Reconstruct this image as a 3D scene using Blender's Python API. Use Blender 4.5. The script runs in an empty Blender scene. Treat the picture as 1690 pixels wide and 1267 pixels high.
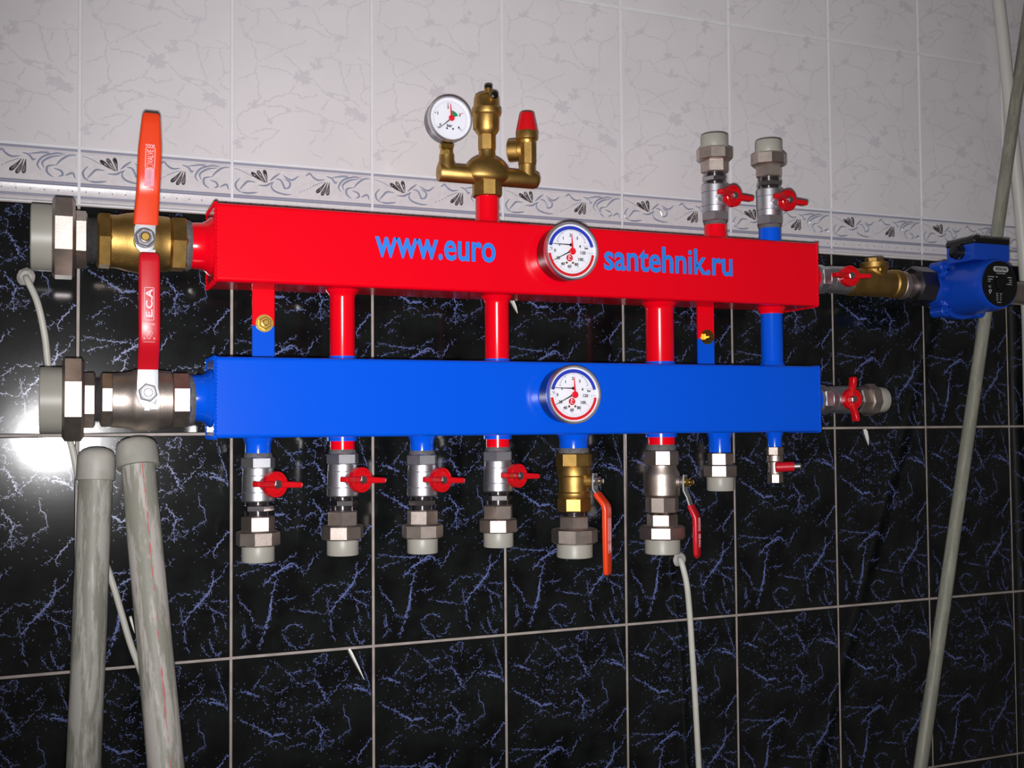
import bpy, math, random
from mathutils import Vector, Matrix
import numpy as np

# ------------------------------------------------------------------ camera, light, exposure
scene = bpy.context.scene
col = scene.collection
F_PX = 1820.0                                   # focal length in pixels of the 1690 wide frame
CAM = Vector((-0.21799, -1.5279, 0.00648))      # x right along the wall, y into the wall, z up


def rodrigues(w):
    t = np.linalg.norm(w); k = w / t
    K = np.array([[0, -k[2], k[1]], [k[2], 0, -k[0]], [-k[1], k[0], 0]])
    return np.eye(3) + math.sin(t) * K + (1 - math.cos(t)) * K @ K


RW = rodrigues(np.array([-0.03979, 0.38985, 0.00015]))
TO = np.array([[1, 0, 0], [0, 0, -1], [0, 1, 0]], float)
ROT = Matrix((TO @ RW.T).tolist())
cam_data = bpy.data.cameras.new('camera')
cam_data.sensor_fit = 'HORIZONTAL'
cam_data.sensor_width = 36.0
cam_data.lens = F_PX * 36.0 / 1690.0
cam_data.clip_start = 0.02
cam = bpy.data.objects.new('camera', cam_data)
cam.matrix_world = Matrix.Translation(CAM) @ ROT.to_4x4()
col.objects.link(cam)
scene.camera = cam

world = bpy.data.worlds.new('world')
scene.world = world
world.use_nodes = True
world.node_tree.nodes['Background'].inputs[0].default_value = (0.075, 0.069, 0.066, 1)
world.node_tree.nodes['Background'].inputs[1].default_value = 1.0

fl = bpy.data.lights.new('camera_flash', 'SPOT')   # the flash of the camera that took the picture
fl.energy = 103.0
fl.color = (1.0, 0.985, 0.995)
fl.spot_size = math.radians(84)
fl.spot_blend = 0.95
fl.shadow_soft_size = 0.014
flash = bpy.data.objects.new('camera_flash', fl)
col.objects.link(flash)
flash.location = (-0.222, -1.515, -0.022)
aim = Vector((0.52, 0.0, 0.20)) - Vector(flash.location)
flash.rotation_euler = aim.to_track_quat('-Z', 'Y').to_euler()

vs = scene.view_settings
vs.view_transform = 'Standard'
vs.look = 'None'
vs.exposure = 0.0
vs.gamma = 1.0
vs.use_curve_mapping = False


# ------------------------------------------------------------------ helpers
def at(x, y, d):
    """point of the plane d metres in front of the wall that shows at pixel x, y"""
    r = ROT @ Vector(((x - 845) / F_PX, (633.5 - y) / F_PX, -1.0))
    t = (-d - CAM.y) / r.y
    return CAM + r * t


A = 0.0975          # distance of the pipe axes from the wall
X_, Y_, Z_ = Vector((1, 0, 0)), Vector((0, 1, 0)), Vector((0, 0, 1))
FRONT = Vector((0, -1, 0))


class MB:
    def __init__(self):
        self.v = []; self.f = []; self.m = []

    def add(self, verts, faces, mat=0):
        b = len(self.v)
        self.v += [tuple(p) for p in verts]
        self.f += [tuple(i + b for i in f) for f in faces]
        self.m += [mat] * len(faces)
        return self

    def lathe(self, o, axis, prof, n=32, ref=None, phase=0.0, mat=0):
        axis = Vector(axis).normalized(); o = Vector(o)
        ref = Vector(ref) if ref is not None else (FRONT if abs(axis.dot(FRONT)) < .9 else Z_)
        u = (ref - axis * ref.dot(axis)).normalized(); w = axis.cross(u)
        vs_, fs = [], []
        for t, r in prof:
            for i in range(n):
                a = 2 * math.pi * i / n + phase
                vs_.append(o + axis * t + (u * math.cos(a) + w * math.sin(a)) * r)
        for k in range(len(prof) - 1):
            for i in range(n):
                j = (i + 1) % n
                fs.append((k * n + i, k * n + j, (k + 1) * n + j, (k + 1) * n + i))
        fs.append(tuple(range(n))[::-1])
        fs.append(tuple((len(prof) - 1) * n + i for i in range(n)))
        return self.add(vs_, fs, mat)

    def nut(self, o, axis, t0, t1, r, n=6, phase=0.0, ref=None, mat=0):
        c = min(abs(t1 - t0) * .13, r * .07) * (1 if t1 > t0 else -1)
        return self.lathe(o, axis, [(t0, r * .9), (t0 + c, r), (t1 - c, r), (t1, r * .9)], n, ref, phase, mat)

    def box(self, c, s, axes=None, ch=0.0, mat=0):
        c = Vector(c); ax = axes or (X_, Y_, Z_)
        h = [s[0] / 2, s[1] / 2, s[2] / 2]
        if ch <= 0:
            vs_ = [c + ax[0] * (h[0] * i) + ax[1] * (h[1] * j) + ax[2] * (h[2] * k)
                   for i in (-1, 1) for j in (-1, 1) for k in (-1, 1)]
            fs = [(0, 1, 3, 2), (4, 6, 7, 5), (0, 4, 5, 1), (2, 3, 7, 6), (0, 2, 6, 4), (1, 5, 7, 3)]
            return self.add(vs_, fs, mat)
        vs_, fs = [], []
        rings = [(-h[0], ch), (-h[0] + ch, 0), (h[0] - ch, 0), (h[0], ch)]
        for t, q in rings:
            b, d = h[1] - q, h[2] - q
            for (y, z) in ((-b, -d + ch), (-b, d - ch), (-b + ch, d), (b - ch, d), (b, d - ch), (b, -d + ch), (b - ch, -d), (-b + ch, -d)):
                vs_.append(c + ax[0] * t + ax[1] * y + ax[2] * z)
        for k in range(3):
            for i in range(8):
                j = (i + 1) % 8
                fs.append((k * 8 + i, k * 8 + j, (k + 1) * 8 + j, (k + 1) * 8 + i))
        fs += [tuple(range(8))[::-1], tuple(range(24, 32))]
        return self.add(vs_, fs, mat)

    def tube(self, pts, rad, n=12, mat=0, caps=True, closed=False):
        pts = [Vector(p) for p in pts]
        rs = rad if isinstance(rad, (list, tuple)) else [rad] * len(pts)
        vs_, fs = [], []
        N = len(pts); up = None
        for k, p in enumerate(pts):
            a = pts[(k - 1) % N] if (closed or k > 0) else p
            b = pts[(k + 1) % N] if (closed or k < N - 1) else p
            t = (b - a).normalized()
            if up is None:
                up = FRONT if abs(t.dot(FRONT)) < .9 else Z_
            u = (up - t * up.dot(t)).normalized(); w = t.cross(u); up = u
            for i in range(n):
                ang = 2 * math.pi * i / n
                vs_.append(p + (u * math.cos(ang) + w * math.sin(ang)) * rs[k])
        M = N if closed else N - 1
        for k in range(M):
            for i in range(n):
                j = (i + 1) % n; q = (k + 1) % N
                fs.append((k * n + i, k * n + j, q * n + j, q * n + i))
        if caps and not closed:
            fs += [tuple(range(n))[::-1], tuple((N - 1) * n + i for i in range(n))]
        return self.add(vs_, fs, mat)

    def sweep(self, pts, side, widths, thick, mat=0, rnd=0.35, n=4):
        """rounded rectangle (width along side, thickness across) carried along a path"""
        pts = [Vector(p) for p in pts]; side = Vector(side).normalized()
        sec = []
        vs_, fs = [], []
        m = 4 * n
        for k, p in enumerate(pts):
            a = pts[max(k - 1, 0)]; b = pts[min(k + 1, len(pts) - 1)]
            t = (b - a).normalized(); nn = side.cross(t).normalized()
            w, h = widths[k] / 2, thick[k] / 2
            r = min(w, h) * 2 * rnd
            for (sx, sy, a0) in ((1, 1, 0), (-1, 1, 90), (-1, -1, 180), (1, -1, 270)):
                for i in range(n):
                    an = math.radians(a0 + 90 * i / (n - 1))
                    vs_.append(p + side * (sx * (w - r) + r * math.cos(an)) + nn * (sy * (h - r) + r * math.sin(an)))
        for k in range(len(pts) - 1):
            for i in range(m):
                j = (i + 1) % m
                fs.append((k * m + i, k * m + j, (k + 1) * m + j, (k + 1) * m + i))
        fs += [tuple(range(m))[::-1], tuple((len(pts) - 1) * m + i for i in range(m))]
        return self.add(vs_, fs, mat)

    def prism(self, poly, n0, n1, o, u, w, mat=0):
        """polygon (2D, counter-clockwise) in the u, w plane extruded along u x w from n0 to n1"""
        o, u, w = Vector(o), Vector(u), Vector(w); nn = u.cross(w).normalized(); N = len(poly)
        vs_ = [o + u * a + w * b + nn * n0 for a, b in poly] + [o + u * a + w * b + nn * n1 for a, b in poly]
        fs = [tuple(range(N))[::-1], tuple(range(N, 2 * N))] + [(i, (i + 1) % N, N + (i + 1) % N, N + i) for i in range(N)]
        return self.add(vs_, fs, mat)

    def mesh(self, name, mats, off=(0, 0, 0), sharp=32):
        off = Vector(off)
        me = bpy.data.meshes.new(name)
        me.from_pydata([tuple(Vector(p) - off) for p in self.v], [], self.f)
        for mt in (mats if isinstance(mats, (list, tuple)) else [mats]):
            me.materials.append(mt)
        me.polygons.foreach_set('material_index', self.m)
        me.update(); me.validate()
        import bmesh
        bm = bmesh.new(); bm.from_mesh(me)
        bmesh.ops.recalc_face_normals(bm, faces=bm.faces)
        bm.to_mesh(me); bm.free()
        me.shade_smooth()
        me.set_sharp_from_angle(angle=math.radians(sharp))
        return me

    def build(self, name, mats, parent=None, label=None, sharp=32):
        """geometry is given in the coordinates of the thing (parent chain sits at the thing's origin)"""
        o = bpy.data.objects.new(name, self.mesh(name, mats, sharp=sharp))
        col.objects.link(o)
        if parent: o.parent = parent
        if label: o['label'] = label
        return o


def tag(o, label, cat, group=None, kind=None):
    o['label'] = label; o['category'] = cat
    if group: o['group'] = group
    if kind: o['kind'] = kind
    return o


def thing(name, label, cat, loc, group=None):
    o = bpy.data.objects.new(name, None)
    o.empty_display_size = 0.02
    col.objects.link(o); o.location = loc
    return tag(o, label, cat, group)


def copy_tree(o, parent=None):
    c = o.copy(); col.objects.link(c); c.parent = parent
    for ch in o.children:
        if ch is not c: copy_tree(ch, c)
    return c


def lin(c):
    return tuple(((v / 255) / 12.92 if v / 255 <= .04045 else ((v / 255 + .055) / 1.055) ** 2.4) for v in c)


def material(name, rgb, rough=.5, metal=0.0, var=0.0, scale=60.0, bump=0.0, bscale=400.0, coat=0.0, spec=.5, rgb2=None, rvar=0.0):
    m = bpy.data.materials.new(name); m.use_nodes = True
    nt = m.node_tree; b = nt.nodes['Principled BSDF']
    c = lin(rgb)
    b.inputs['Base Color'].default_value = (*c, 1)
    b.inputs['Roughness'].default_value = rough
    b.inputs['Metallic'].default_value = metal
    b.inputs['Coat Weight'].default_value = coat
    b.inputs['Coat Roughness'].default_value = .06
    b.inputs['Specular IOR Level'].default_value = spec
    tc = nt.nodes.new('ShaderNodeTexCoord')
    if var > 0 or rgb2:
        nz = nt.nodes.new('ShaderNodeTexNoise'); nz.inputs['Scale'].default_value = scale; nz.inputs['Detail'].default_value = 5
        nt.links.new(tc.outputs['Object'], nz.inputs['Vector'])
        rp = nt.nodes.new('ShaderNodeValToRGB')
        c2 = lin(rgb2) if rgb2 else tuple(v * (1 - var) for v in c)
        rp.color_ramp.elements[0].position = .38; rp.color_ramp.elements[0].color = (*c2, 1)
        rp.color_ramp.elements[1].position = .62; rp.color_ramp.elements[1].color = (*c, 1)
        nt.links.new(nz.outputs['Fac'], rp.inputs['Fac'])
        nt.links.new(rp.outputs['Color'], b.inputs['Base Color'])
        if rvar > 0:
            mr = nt.nodes.new('ShaderNodeMapRange')
            mr.inputs['To Min'].default_value = rough - rvar; mr.inputs['To Max'].default_value = rough + rvar
            nt.links.new(nz.outputs['Fac'], mr.inputs['Value']); nt.links.new(mr.outputs['Result'], b.inputs['Roughness'])
    if bump > 0:
        n2 = nt.nodes.new('ShaderNodeTexNoise'); n2.inputs['Scale'].default_value = bscale; n2.inputs['Detail'].default_value = 3
        nt.links.new(tc.outputs['Object'], n2.inputs['Vector'])
        bp = nt.nodes.new('ShaderNodeBump'); bp.inputs['Strength'].default_value = bump; bp.inputs['Distance'].default_value = .001
        nt.links.new(n2.outputs['Fac'], bp.inputs['Height']); nt.links.new(bp.outputs['Normal'], b.inputs['Normal'])
    return m


M = {}
M['white_glaze'] = material('white_glaze', (214, 209, 211), .16, var=.05, scale=9, bump=.02, bscale=30, spec=.35)
M['white_vein'] = material('white_vein', (199, 194, 199), .2, spec=.35)
M['dark_glaze'] = material('dark_glaze', (11, 11, 13), .115, var=.0, scale=22, rgb2=(21, 24, 23), bump=.03, bscale=40, spec=.5)
M['dark_vein'] = material('dark_vein', (100, 112, 168), .25, var=.25, scale=90)
M['border_glaze'] = material('border_glaze', (208, 203, 206), .3, var=.07, scale=120, bump=.1, bscale=200, spec=.4)
M['border_groove'] = material('border_groove', (150, 150, 168), .25)
M['scroll_blue'] = material('scroll_blue', (148, 153, 172), .25, var=.1, scale=80)
M['petal_black'] = material('petal_black', (46, 42, 46), .22, rgb2=(120, 112, 114), scale=160)
M['dot'] = material('dot', (58, 48, 52), .3)
M['grout_white'] = material('grout_white', (214, 214, 218), .5, var=.05, scale=50)
M['grout_grey'] = material('grout_grey', (170, 158, 152), .55, var=.25, scale=40, bump=.2)
M['red_paint'] = material('red_paint', (232, 2, 26), .17, bump=.02, bscale=300, spec=.4)
M['blue_paint'] = material('blue_paint', (2, 84, 220), .17, bump=.02, bscale=300, spec=.4)
M['sign_blue'] = material('sign_blue', (38, 128, 226), .4)
M['brass'] = material('brass', (192, 154, 88), .46, 1.0, var=.2, scale=70, bump=.2, bscale=900)
M['brass_bright'] = material('brass_bright', (205, 168, 88), .28, 1.0, var=.1)
M['nickel'] = material('nickel', (205, 191, 182), .43, 1.0, var=.18, scale=70, bump=.16, bscale=900)
M['satin'] = material('satin', (206, 206, 212), .42, 1.0, var=.06, scale=80, bump=.05, bscale=800)
M['bezel_chrome'] = material('bezel_chrome', (220, 218, 222), .42, 1.0)
M['sliver_white'] = material('sliver_white', (240, 238, 230), .4)
M['chrome'] = material('chrome', (205, 202, 204), .14, 1.0)
M['plate_steel'] = material('plate_steel', (176, 178, 182), .55, 1.0, var=.12)
M['nut_steel'] = material('nut_steel', (150, 150, 154), .6, 1.0, var=.15)
M['steel'] = material('steel', (198, 198, 200), .3, 1.0, var=.1)
M['tape'] = material('tape', (98, 96, 98), .75, var=.3, scale=150)
M['ppr'] = material('ppr', (161, 158, 148), .42, var=.04, scale=40)
M['old_ppr'] = material('old_ppr', (150, 149, 139), .5, rgb2=(176, 172, 164), scale=26, bump=.25, bscale=160)
M['white_plastic'] = material('white_plastic', (196, 194, 188), .35)
M['cable'] = material('cable', (202, 200, 190), .45, var=.06)
M['plaster'] = material('plaster', (190, 186, 180), .8, var=.25, scale=160, bump=.5)
M['red_plastic'] = material('red_plastic', (206, 12, 24), .28, bump=.05)
M['red_grip'] = material('red_grip', (196, 18, 34), .33)
M['orange_grip'] = material('orange_grip', (232, 66, 26), .33)
M['white_print'] = material('white_print', (236, 200, 206), .5)
M['pink_print'] = material('pink_print', (240, 150, 170), .5)
M['dial'] = material('dial', (232, 232, 240), .4)
M['black'] = material('black', (16, 16, 18), .32)
M['ink'] = material('ink', (24, 24, 34), .5)
M['tick'] = material('tick', (120, 122, 140), .5)
M['dial_blue'] = material('dial_blue', (34, 56, 178), .4)
M['dial_red'] = material('dial_red', (206, 24, 36), .4)
M['needle_red'] = material('needle_red', (222, 22, 44), .35)
M['dial_green'] = material('dial_green', (20, 140, 90), .4)
M['dark_case'] = material('dark_case', (112, 110, 116), .3, 1.0)
M['pump_blue'] = material('pump_blue', (14, 66, 176), .32, bump=.1, bscale=260)
M['plate_black'] = material('plate_black', (14, 14, 16), .22)
M['plate_print'] = material('plate_print', (170, 170, 172), .5)
M['floor_tile'] = material('floor_tile', (120, 116, 110), .5, var=.2, scale=8)

gm = bpy.data.materials.new('gauge_glass'); gm.use_nodes = True
_nt = gm.node_tree; _nt.nodes.remove(_nt.nodes['Principled BSDF'])
_tr = _nt.nodes.new('ShaderNodeBsdfTransparent'); _gl = _nt.nodes.new('ShaderNodeBsdfGlossy'); _gl.inputs['Roughness'].default_value = .03
_fr = _nt.nodes.new('ShaderNodeFresnel'); _fr.inputs['IOR'].default_value = 1.45
_mx = _nt.nodes.new('ShaderNodeMixShader')
_nt.links.new(_fr.outputs[0], _mx.inputs[0]); _nt.links.new(_tr.outputs[0], _mx.inputs[1]); _nt.links.new(_gl.outputs[0], _mx.inputs[2])
_nt.links.new(_mx.outputs[0], _nt.nodes['Material Output'].inputs['Surface'])
M['glass'] = gm


def text_mesh(txt, bold=0.0, extrude=0.0):
    cu = bpy.data.curves.new('text', 'FONT'); cu.body = txt; cu.size = 1.0; cu.offset = bold; cu.extrude = extrude
    cu.resolution_u = 3
    o = bpy.data.objects.new('text', cu); col.objects.link(o)
    bpy.context.view_layer.update()
    me = bpy.data.meshes.new_from_object(o.evaluated_get(bpy.context.evaluated_depsgraph_get()))
    bpy.data.objects.remove(o); bpy.data.curves.remove(cu)
    vs_ = [tuple(v.co) for v in me.vertices]; fs = [tuple(p.vertices) for p in me.polygons]
    bpy.data.meshes.remove(me)
    return vs_, fs


def put_text(mb, txt, o, u, w, width=None, height=None, bold=0.0, thick=.0003, mat=0, center=True):
    """lettering fitted into width x height, its reading direction u, its upward direction w"""
    vs_, fs = text_mesh(txt, bold, .01)
    xs = [v[0] for v in vs_]; ys = [v[1] for v in vs_]
    x0, x1, y0, y1 = min(xs), max(xs), min(ys), max(ys)
    sy = height / (y1 - y0) if height else None
    sx = width / (x1 - x0) if width else sy
    if sy is None: sy = sx
    u = Vector(u).normalized(); w = Vector(w).normalized(); nn = u.cross(w); o = Vector(o)
    cx, cy = ((x0 + x1) / 2, (y0 + y1) / 2) if center else (x0, y0)
    mb.add([o + u * ((v[0] - cx) * sx) + w * ((v[1] - cy) * sy) + nn * (thick * (v[2] / .01 + 1) / 2) for v in vs_], fs, mat)


# ------------------------------------------------------------------ the tiled wall
UK = [-0.19581, -0.00127, 0.1958, 0.39756, 0.59986, 0.80103, 1.00382, 1.2015, 1.39752]
cols_x = [UK[0] - .2 * k for k in (5, 4, 3, 2, 1)] + UK + [UK[-1] + .2 * k for k in (1, 2, 3)]
Z_M2, Z_M1, Z_0, Z_BB, Z_BT, Z_W = -0.59386, -0.30169, 0.0, 0.29889, 0.37321, 0.66888
dark_rows = [(-1.194, -0.894), (-0.894, Z_M2), (Z_M2, Z_M1), (Z_M1, Z_0), (Z_0, Z_BB)]
white_rows = [(Z_BT, Z_W), (Z_W, Z_W + .297), (Z_W + .297, Z_W + .594)]
GAP = .0036
rnd = random.Random(7)

wb = MB()
wb.box((.2, .0215 + .03, (Z_BB - 1.2) / 2), (2.9, .06, Z_BB + 1.2), mat=1)
wb.box((.2, .0215 + .03, (Z_BB + 1.3) / 2), (2.9, .06, 1.3 - Z_BB), mat=0)
wall = wb.build('wall_back', [M['grout_white'], M['grout_grey']])
wall.location = (0.2, -.02 + .0, 0)
wall.location = (0, -.02, 0)
tag(wall, 'tiled wall, black veined tiles below a patterned border and white tiles', 'wall', kind='structure')


def stroke(mb, pts, w0, z, r, jit, mat, gaps=0.0, step=.0035, twigs=0.0, taper=True):
    """ragged crack line: a jittered strip, sometimes broken, with small side twigs; x, z in tile space"""
    P = [Vector((p[0], p[1])) for p in pts]
    dense = []
    for a, b in zip(P[:-1], P[1:]):
        n = max(1, int((b - a).length / step))
        for i in range(n): dense.append(a + (b - a) * (i / n))
    dense.append(P[-1])
    N = len(dense)
    if N < 2: return
    out = []
    for i, p in enumerate(dense):
        t = (dense[min(i + 1, N - 1)] - dense[max(i - 1, 0)]).normalized(); nn = Vector((-t.y, t.x))
        q = p + nn * r.uniform(-jit, jit)
        s = math.sin(math.pi * min(max(i / max(N - 1, 1), .06), .94)) ** .5 if taper else 1
        out.append((q, nn, w0 * s * r.uniform(.35, 1.5)))
    for i in range(N - 1):
        if r.random() < gaps: continue
        (p, n1, w1), (q, n2, w2) = out[i], out[i + 1]
        mb.add([(p.x + n1.x * w1, z, p.y + n1.y * w1), (p.x - n1.x * w1, z, p.y - n1.y * w1),
                (q.x - n2.x * w2, z, q.y - n2.y * w2), (q.x + n2.x * w2, z, q.y + n2.y * w2)], [(0, 1, 2, 3)], mat)
        if r.random() < twigs:
            t = (q - p).normalized(); sgn = r.choice((-1, 1))
            dr = (Matrix.Rotation(sgn * r.uniform(.5, 1.4), 2) @ t); L = r.uniform(.0015, .0075)
            e = p + dr * L; k = Vector((-dr.y, dr.x)) * w0 * r.uniform(.4, .8)
            if abs(e.x) < .097 and abs(e.y) < .147:
                mb.add([(p.x + k.x, z - 4e-6, p.y + k.y), (p.x - k.x, z - 4e-6, p.y - k.y), (e.x, z - 4e-6, e.y)], [(0, 1, 2)], mat)
                if r.random() < .4:
                    d2 = Matrix.Rotation(-sgn * r.uniform(.6, 1.2), 2) @ dr; m_ = p + dr * L * .5; e2 = m_ + d2 * L * .6
                    mb.add([(m_.x + k.x * .6, z - 6e-6, m_.y + k.y * .6), (m_.x - k.x * .6, z - 6e-6, m_.y - k.y * .6), (e2.x, z - 6e-6, e2.y)], [(0, 1, 2)], mat)


def blot(mb, x, y, rad, z, r, mat):
    n = 22; ph = r.uniform(0, 6)
    pts = [(x, z, y)]
    for i in range(n):
        a = 2 * math.pi * i / n + ph; q = rad * r.choice((.3, .5, .7, .9, 1.1, 1.6))
        pts.append((x + q * math.cos(a), z, y + q * math.sin(a) * .8))
    mb.add(pts, [(0, i + 1, (i + 1) % n + 1) for i in range(n)], mat)


def tile_slab(mb, w, h, t=.008, mat=0):
    b = .0011; x, z = w / 2, h / 2
    vs_ = [(-x, t, -z), (x, t, -z), (x, t, z), (-x, t, z),
           (-x, b, -z), (x, b, -z), (x, b, z), (-x, b, z),
           (-x + b * .4, b * .3, -z + b * .4), (x - b * .4, b * .3, -z + b * .4), (x - b * .4, b * .3, z - b * .4), (-x + b * .4, b * .3, z - b * .4),
           (-x + b, 0, -z + b), (x - b, 0, -z + b), (x - b, 0, z - b), (-x + b, 0, z - b)]
    fs = [(0, 3, 2, 1)]
    for k in (0, 4, 8):
        for i in range(4):
            j = (i + 1) % 4; fs.append((k + i, k + j, k + 4 + j, k + 4 + i))
    fs.append((12, 13, 14, 15))
    mb.add(vs_, fs, mat)


def poly_group(txt):
    return [[tuple(float(c) for c in p.split(',')) for p in line.split()] for line in txt.strip().splitlines() if line.strip()]


# print of the dark tile, traced on one tile and broken up at random; x right, y down from the top edge (mm)
def up_map(p): return ((p[0] - 75) / 1435 * 200, (p[1] - (130 - 70 * (p[0] - 75) / 1435)) / 1435 * 200)
def low_map(p): return ((p[0] - 35) / 760 * 200, 300 - ((1235 - 55 * (p[0] - 35) / 760) - p[1]) / 760 * 200)


DU = poly_group('''455,160 430,250 355,360 280,430
490,180 560,220 620,290 690,350 740,400 780,435 850,390 900,380 910,320 895,270 830,265
690,350 650,380
640,300 700,280 780,280
900,380 950,430 980,510 1010,590
945,430 975,510 1005,585
1010,590 960,620 880,660
1010,590 1060,620
1010,590 1060,530 1110,500 1160,420 1220,380 1240,300
880,190 940,150 1010,100
880,190 1010,220
1020,210 1015,100
1100,300 1160,240 1230,190
1355,100 1390,210 1420,340 1460,430 1465,510 1500,560
1185,460 1250,460 1330,480 1420,510 1490,545
1300,440 1380,470 1450,520
160,460 220,475 290,495 355,520
165,470 225,480 285,490
400,550 440,650
350,420 400,410
440,470 520,490 580,470 640,450
430,400 480,390
130,720 210,770 300,800 370,860 480,915 600,900 670,950
290,780 370,850 470,905 600,905
450,745 520,750 600,745 690,790
560,560 560,630
600,580 590,640
670,640 675,690
800,630 880,620
730,770 770,770
880,745 920,820 990,870 960,930 960,1010 965,1110
990,880 1080,870
965,1060 1020,1000 1090,1000
900,1050 960,1080 1060,1040 1100,990
1190,640 1200,750 1250,800 1255,900 1180,950 1130,990
400,1010 450,980 510,970 570,1000
600,1050 680,1030 760,1010 850,1020
740,850 730,920
800,950 860,870 940,900
1500,1000 1440,1050 1370,1140 1340,1190 1350,1260
340,1060 260,1130 180,1190
300,1180 230,1260
1330,1180 1210,1250''')
DL = poly_group('''60,745 130,750 220,760 300,750 380,690
200,870 250,810 310,770 350,740 390,770
210,850 260,805 320,765 380,755
390,770 420,805 450,750 500,680
270,820 250,900 240,960 235,1010 215,1080 180,1195
245,920 236,1000 210,1085
250,960 300,930 370,930
60,910 90,960 130,1000 150,1060 200,1090
100,1060 110,1130 130,1160
700,740 700,800 680,850 630,910 590,950 550,1010
690,840 640,895 595,945
780,700 740,770 700,800
680,850 580,855 520,860 470,900 460,960
550,1010 560,1080 590,1170
550,1010 440,1000 340,985
540,920 550,1000
650,890 700,940 750,960 770,1030
690,890 780,890
700,950 720,1050 730,1070
290,1105 350,1060 420,1080
290,1105 340,1170 380,1190 440,1160 465,1110
640,1110 680,1180
680,1080 720,1170 760,1130
60,820 120,800 180,780
90,1190 110,1150 90,1100''')


def fit_mm(p): return (max(-.0965, min(.0965, p[0] / 1000 - .1)), max(-.1465, min(.1465, .15 - p[1] / 1000)))


def dark_tile_mesh():
    r = random.Random(11); mb = MB()
    tile_slab(mb, .2 - GAP, .3 - GAP)
    thick = {4, 5, 14, 15, 16, 17, 22, 23, 30, 39}
    for i, pl in enumerate(DU):
        stroke(mb, [fit_mm(up_map(p)) for p in pl], .0008 if i in thick else .00045, -.00008 - i * .000008, r, .0016, 1, .16, .0022, .8)
    thick = {1, 2, 4, 5, 9, 10}
    for i, pl in enumerate(DL):
        stroke(mb, [fit_mm(low_map(p)) for p in pl], .0009 if i in thick else .0005, -.00044 - i * .000008, r, .0016, 1, .16, .0022, .85)
    src = [fit_mm(up_map(p)) for pl in DU for p in pl] + [fit_mm(low_map(p)) for pl in DL for p in pl]
    for i in range(620):                                   # loose crumbs of the print near the cracks
        c = r.choice(src); x = c[0] + r.gauss(0, .008); z = c[1] + r.gauss(0, .008)
        if abs(x) > .095 or abs(z) > .145: continue
        a = r.uniform(0, 6.2); L = r.uniform(.0008, .0036); k = r.uniform(.0003, .0006)
        dx, dz = math.cos(a) * L, math.sin(a) * L
        yy = -.0007 - (i % 40) * .000006
        mb.add([(x - dz / L * k, yy, z + dx / L * k), (x + dz / L * k, yy, z - dx / L * k), (x + dx, yy, z + dz)], [(0, 1, 2)], 1)
    return mb.mesh('wall_tile_black', [M['dark_glaze'], M['dark_vein']], sharp=5)


WV = poly_group('''70,30 120,130 170,200 190,290 180,350 195,420 205,500 175,545
70,390 130,380 180,350
190,290 260,250 350,200 420,165 490,145
200,310 280,320 410,345 470,365
350,230 420,290 480,345
490,350 540,300 590,240 640,225
640,225 690,190 700,120 750,100
700,110 640,80 570,25
300,30 400,50 520,65 640,110
120,130 180,165 260,170 340,210
640,230 720,270 800,270 890,265
770,280 740,350
820,220 890,265
690,260 720,370 760,460
830,280 850,360 860,410 830,450 835,500 890,510
860,410 890,400
530,380 590,440 640,470 720,500 790,570
640,460 700,460 780,490 830,530
200,540 300,500 390,460 470,490 560,470
390,460 420,410
200,550 270,550 330,545 380,570 480,570 560,590 640,630 740,640 800,600
420,540 470,570
590,560 620,490
175,555 90,600 60,640 90,720 150,745 200,750
230,580 250,630 330,600 380,575
150,720 240,690 330,690 270,740 210,780 160,840
660,640 640,710 590,750
740,640 790,680 850,740
500,690 590,690 610,640
540,710 550,740 510,780
670,890 690,855 730,865 780,900
850,845 850,900 880,905
500,810 580,860
80,-60 160,-20 260,-40 330,30
200,-40 190,60 130,120
330,-30 420,-80 530,-60 570,25
420,-80 400,-180 470,-260 560,-280
560,-60 650,-120 760,-90 860,-130
650,-120 640,-220 720,-300 820,-290
760,-90 740,0 750,100
80,-60 100,-180 200,-230 270,-330
200,-230 300,-200 400,-180
100,-180 60,-290
720,-300 700,-370
470,-260 430,-350
860,-130 890,-220''')
WB = [(175, 550, 24), (475, 372, 46), (430, 365, 24), (545, 298, 30), (640, 470, 20), (800, 590, 48), (845, 610, 26), (380, 570, 17), (600, 622, 20), (75, 770, 28),
      (260, 640, 17), (430, 50, 24), (480, 58, 18), (700, 110, 22), (90, 40, 20), (420, -80, 30), (650, -120, 28), (200, -230, 26), (720, -300, 34), (740, 490, 18), (120, 130, 16)]


def white_tile_mesh():
    r = random.Random(5); mb = MB()
    tile_slab(mb, .2 - GAP, .295 - GAP)
    def mp(p):
        u = (p[0] - 40) / 865; v = (885 + 50 * u - p[1]) / 865 * .2
        return (max(-.0965, min(.0965, u * .2 - .1)), max(-.144, min(.144, v - .1475)))
    for i, pl in enumerate(WV):
        stroke(mb, [mp(p) for p in pl], .00085, -.00006 - i * .000008, r, .0017, 1, .01, .003, .4, taper=False)
    for i, (x, y, q) in enumerate(WB):
        c = mp((x, y))
        for k in range(4):
            blot(mb, c[0] + r.gauss(0, q * .0001), c[1] + r.gauss(0, q * .0001), q / 865 * .2 * .8, -.00045 - .000008 * (4 * i + k), r, 1)
    return mb.mesh('wall_tile_white', [M['white_glaze'], M['white_vein']], sharp=5)


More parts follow.
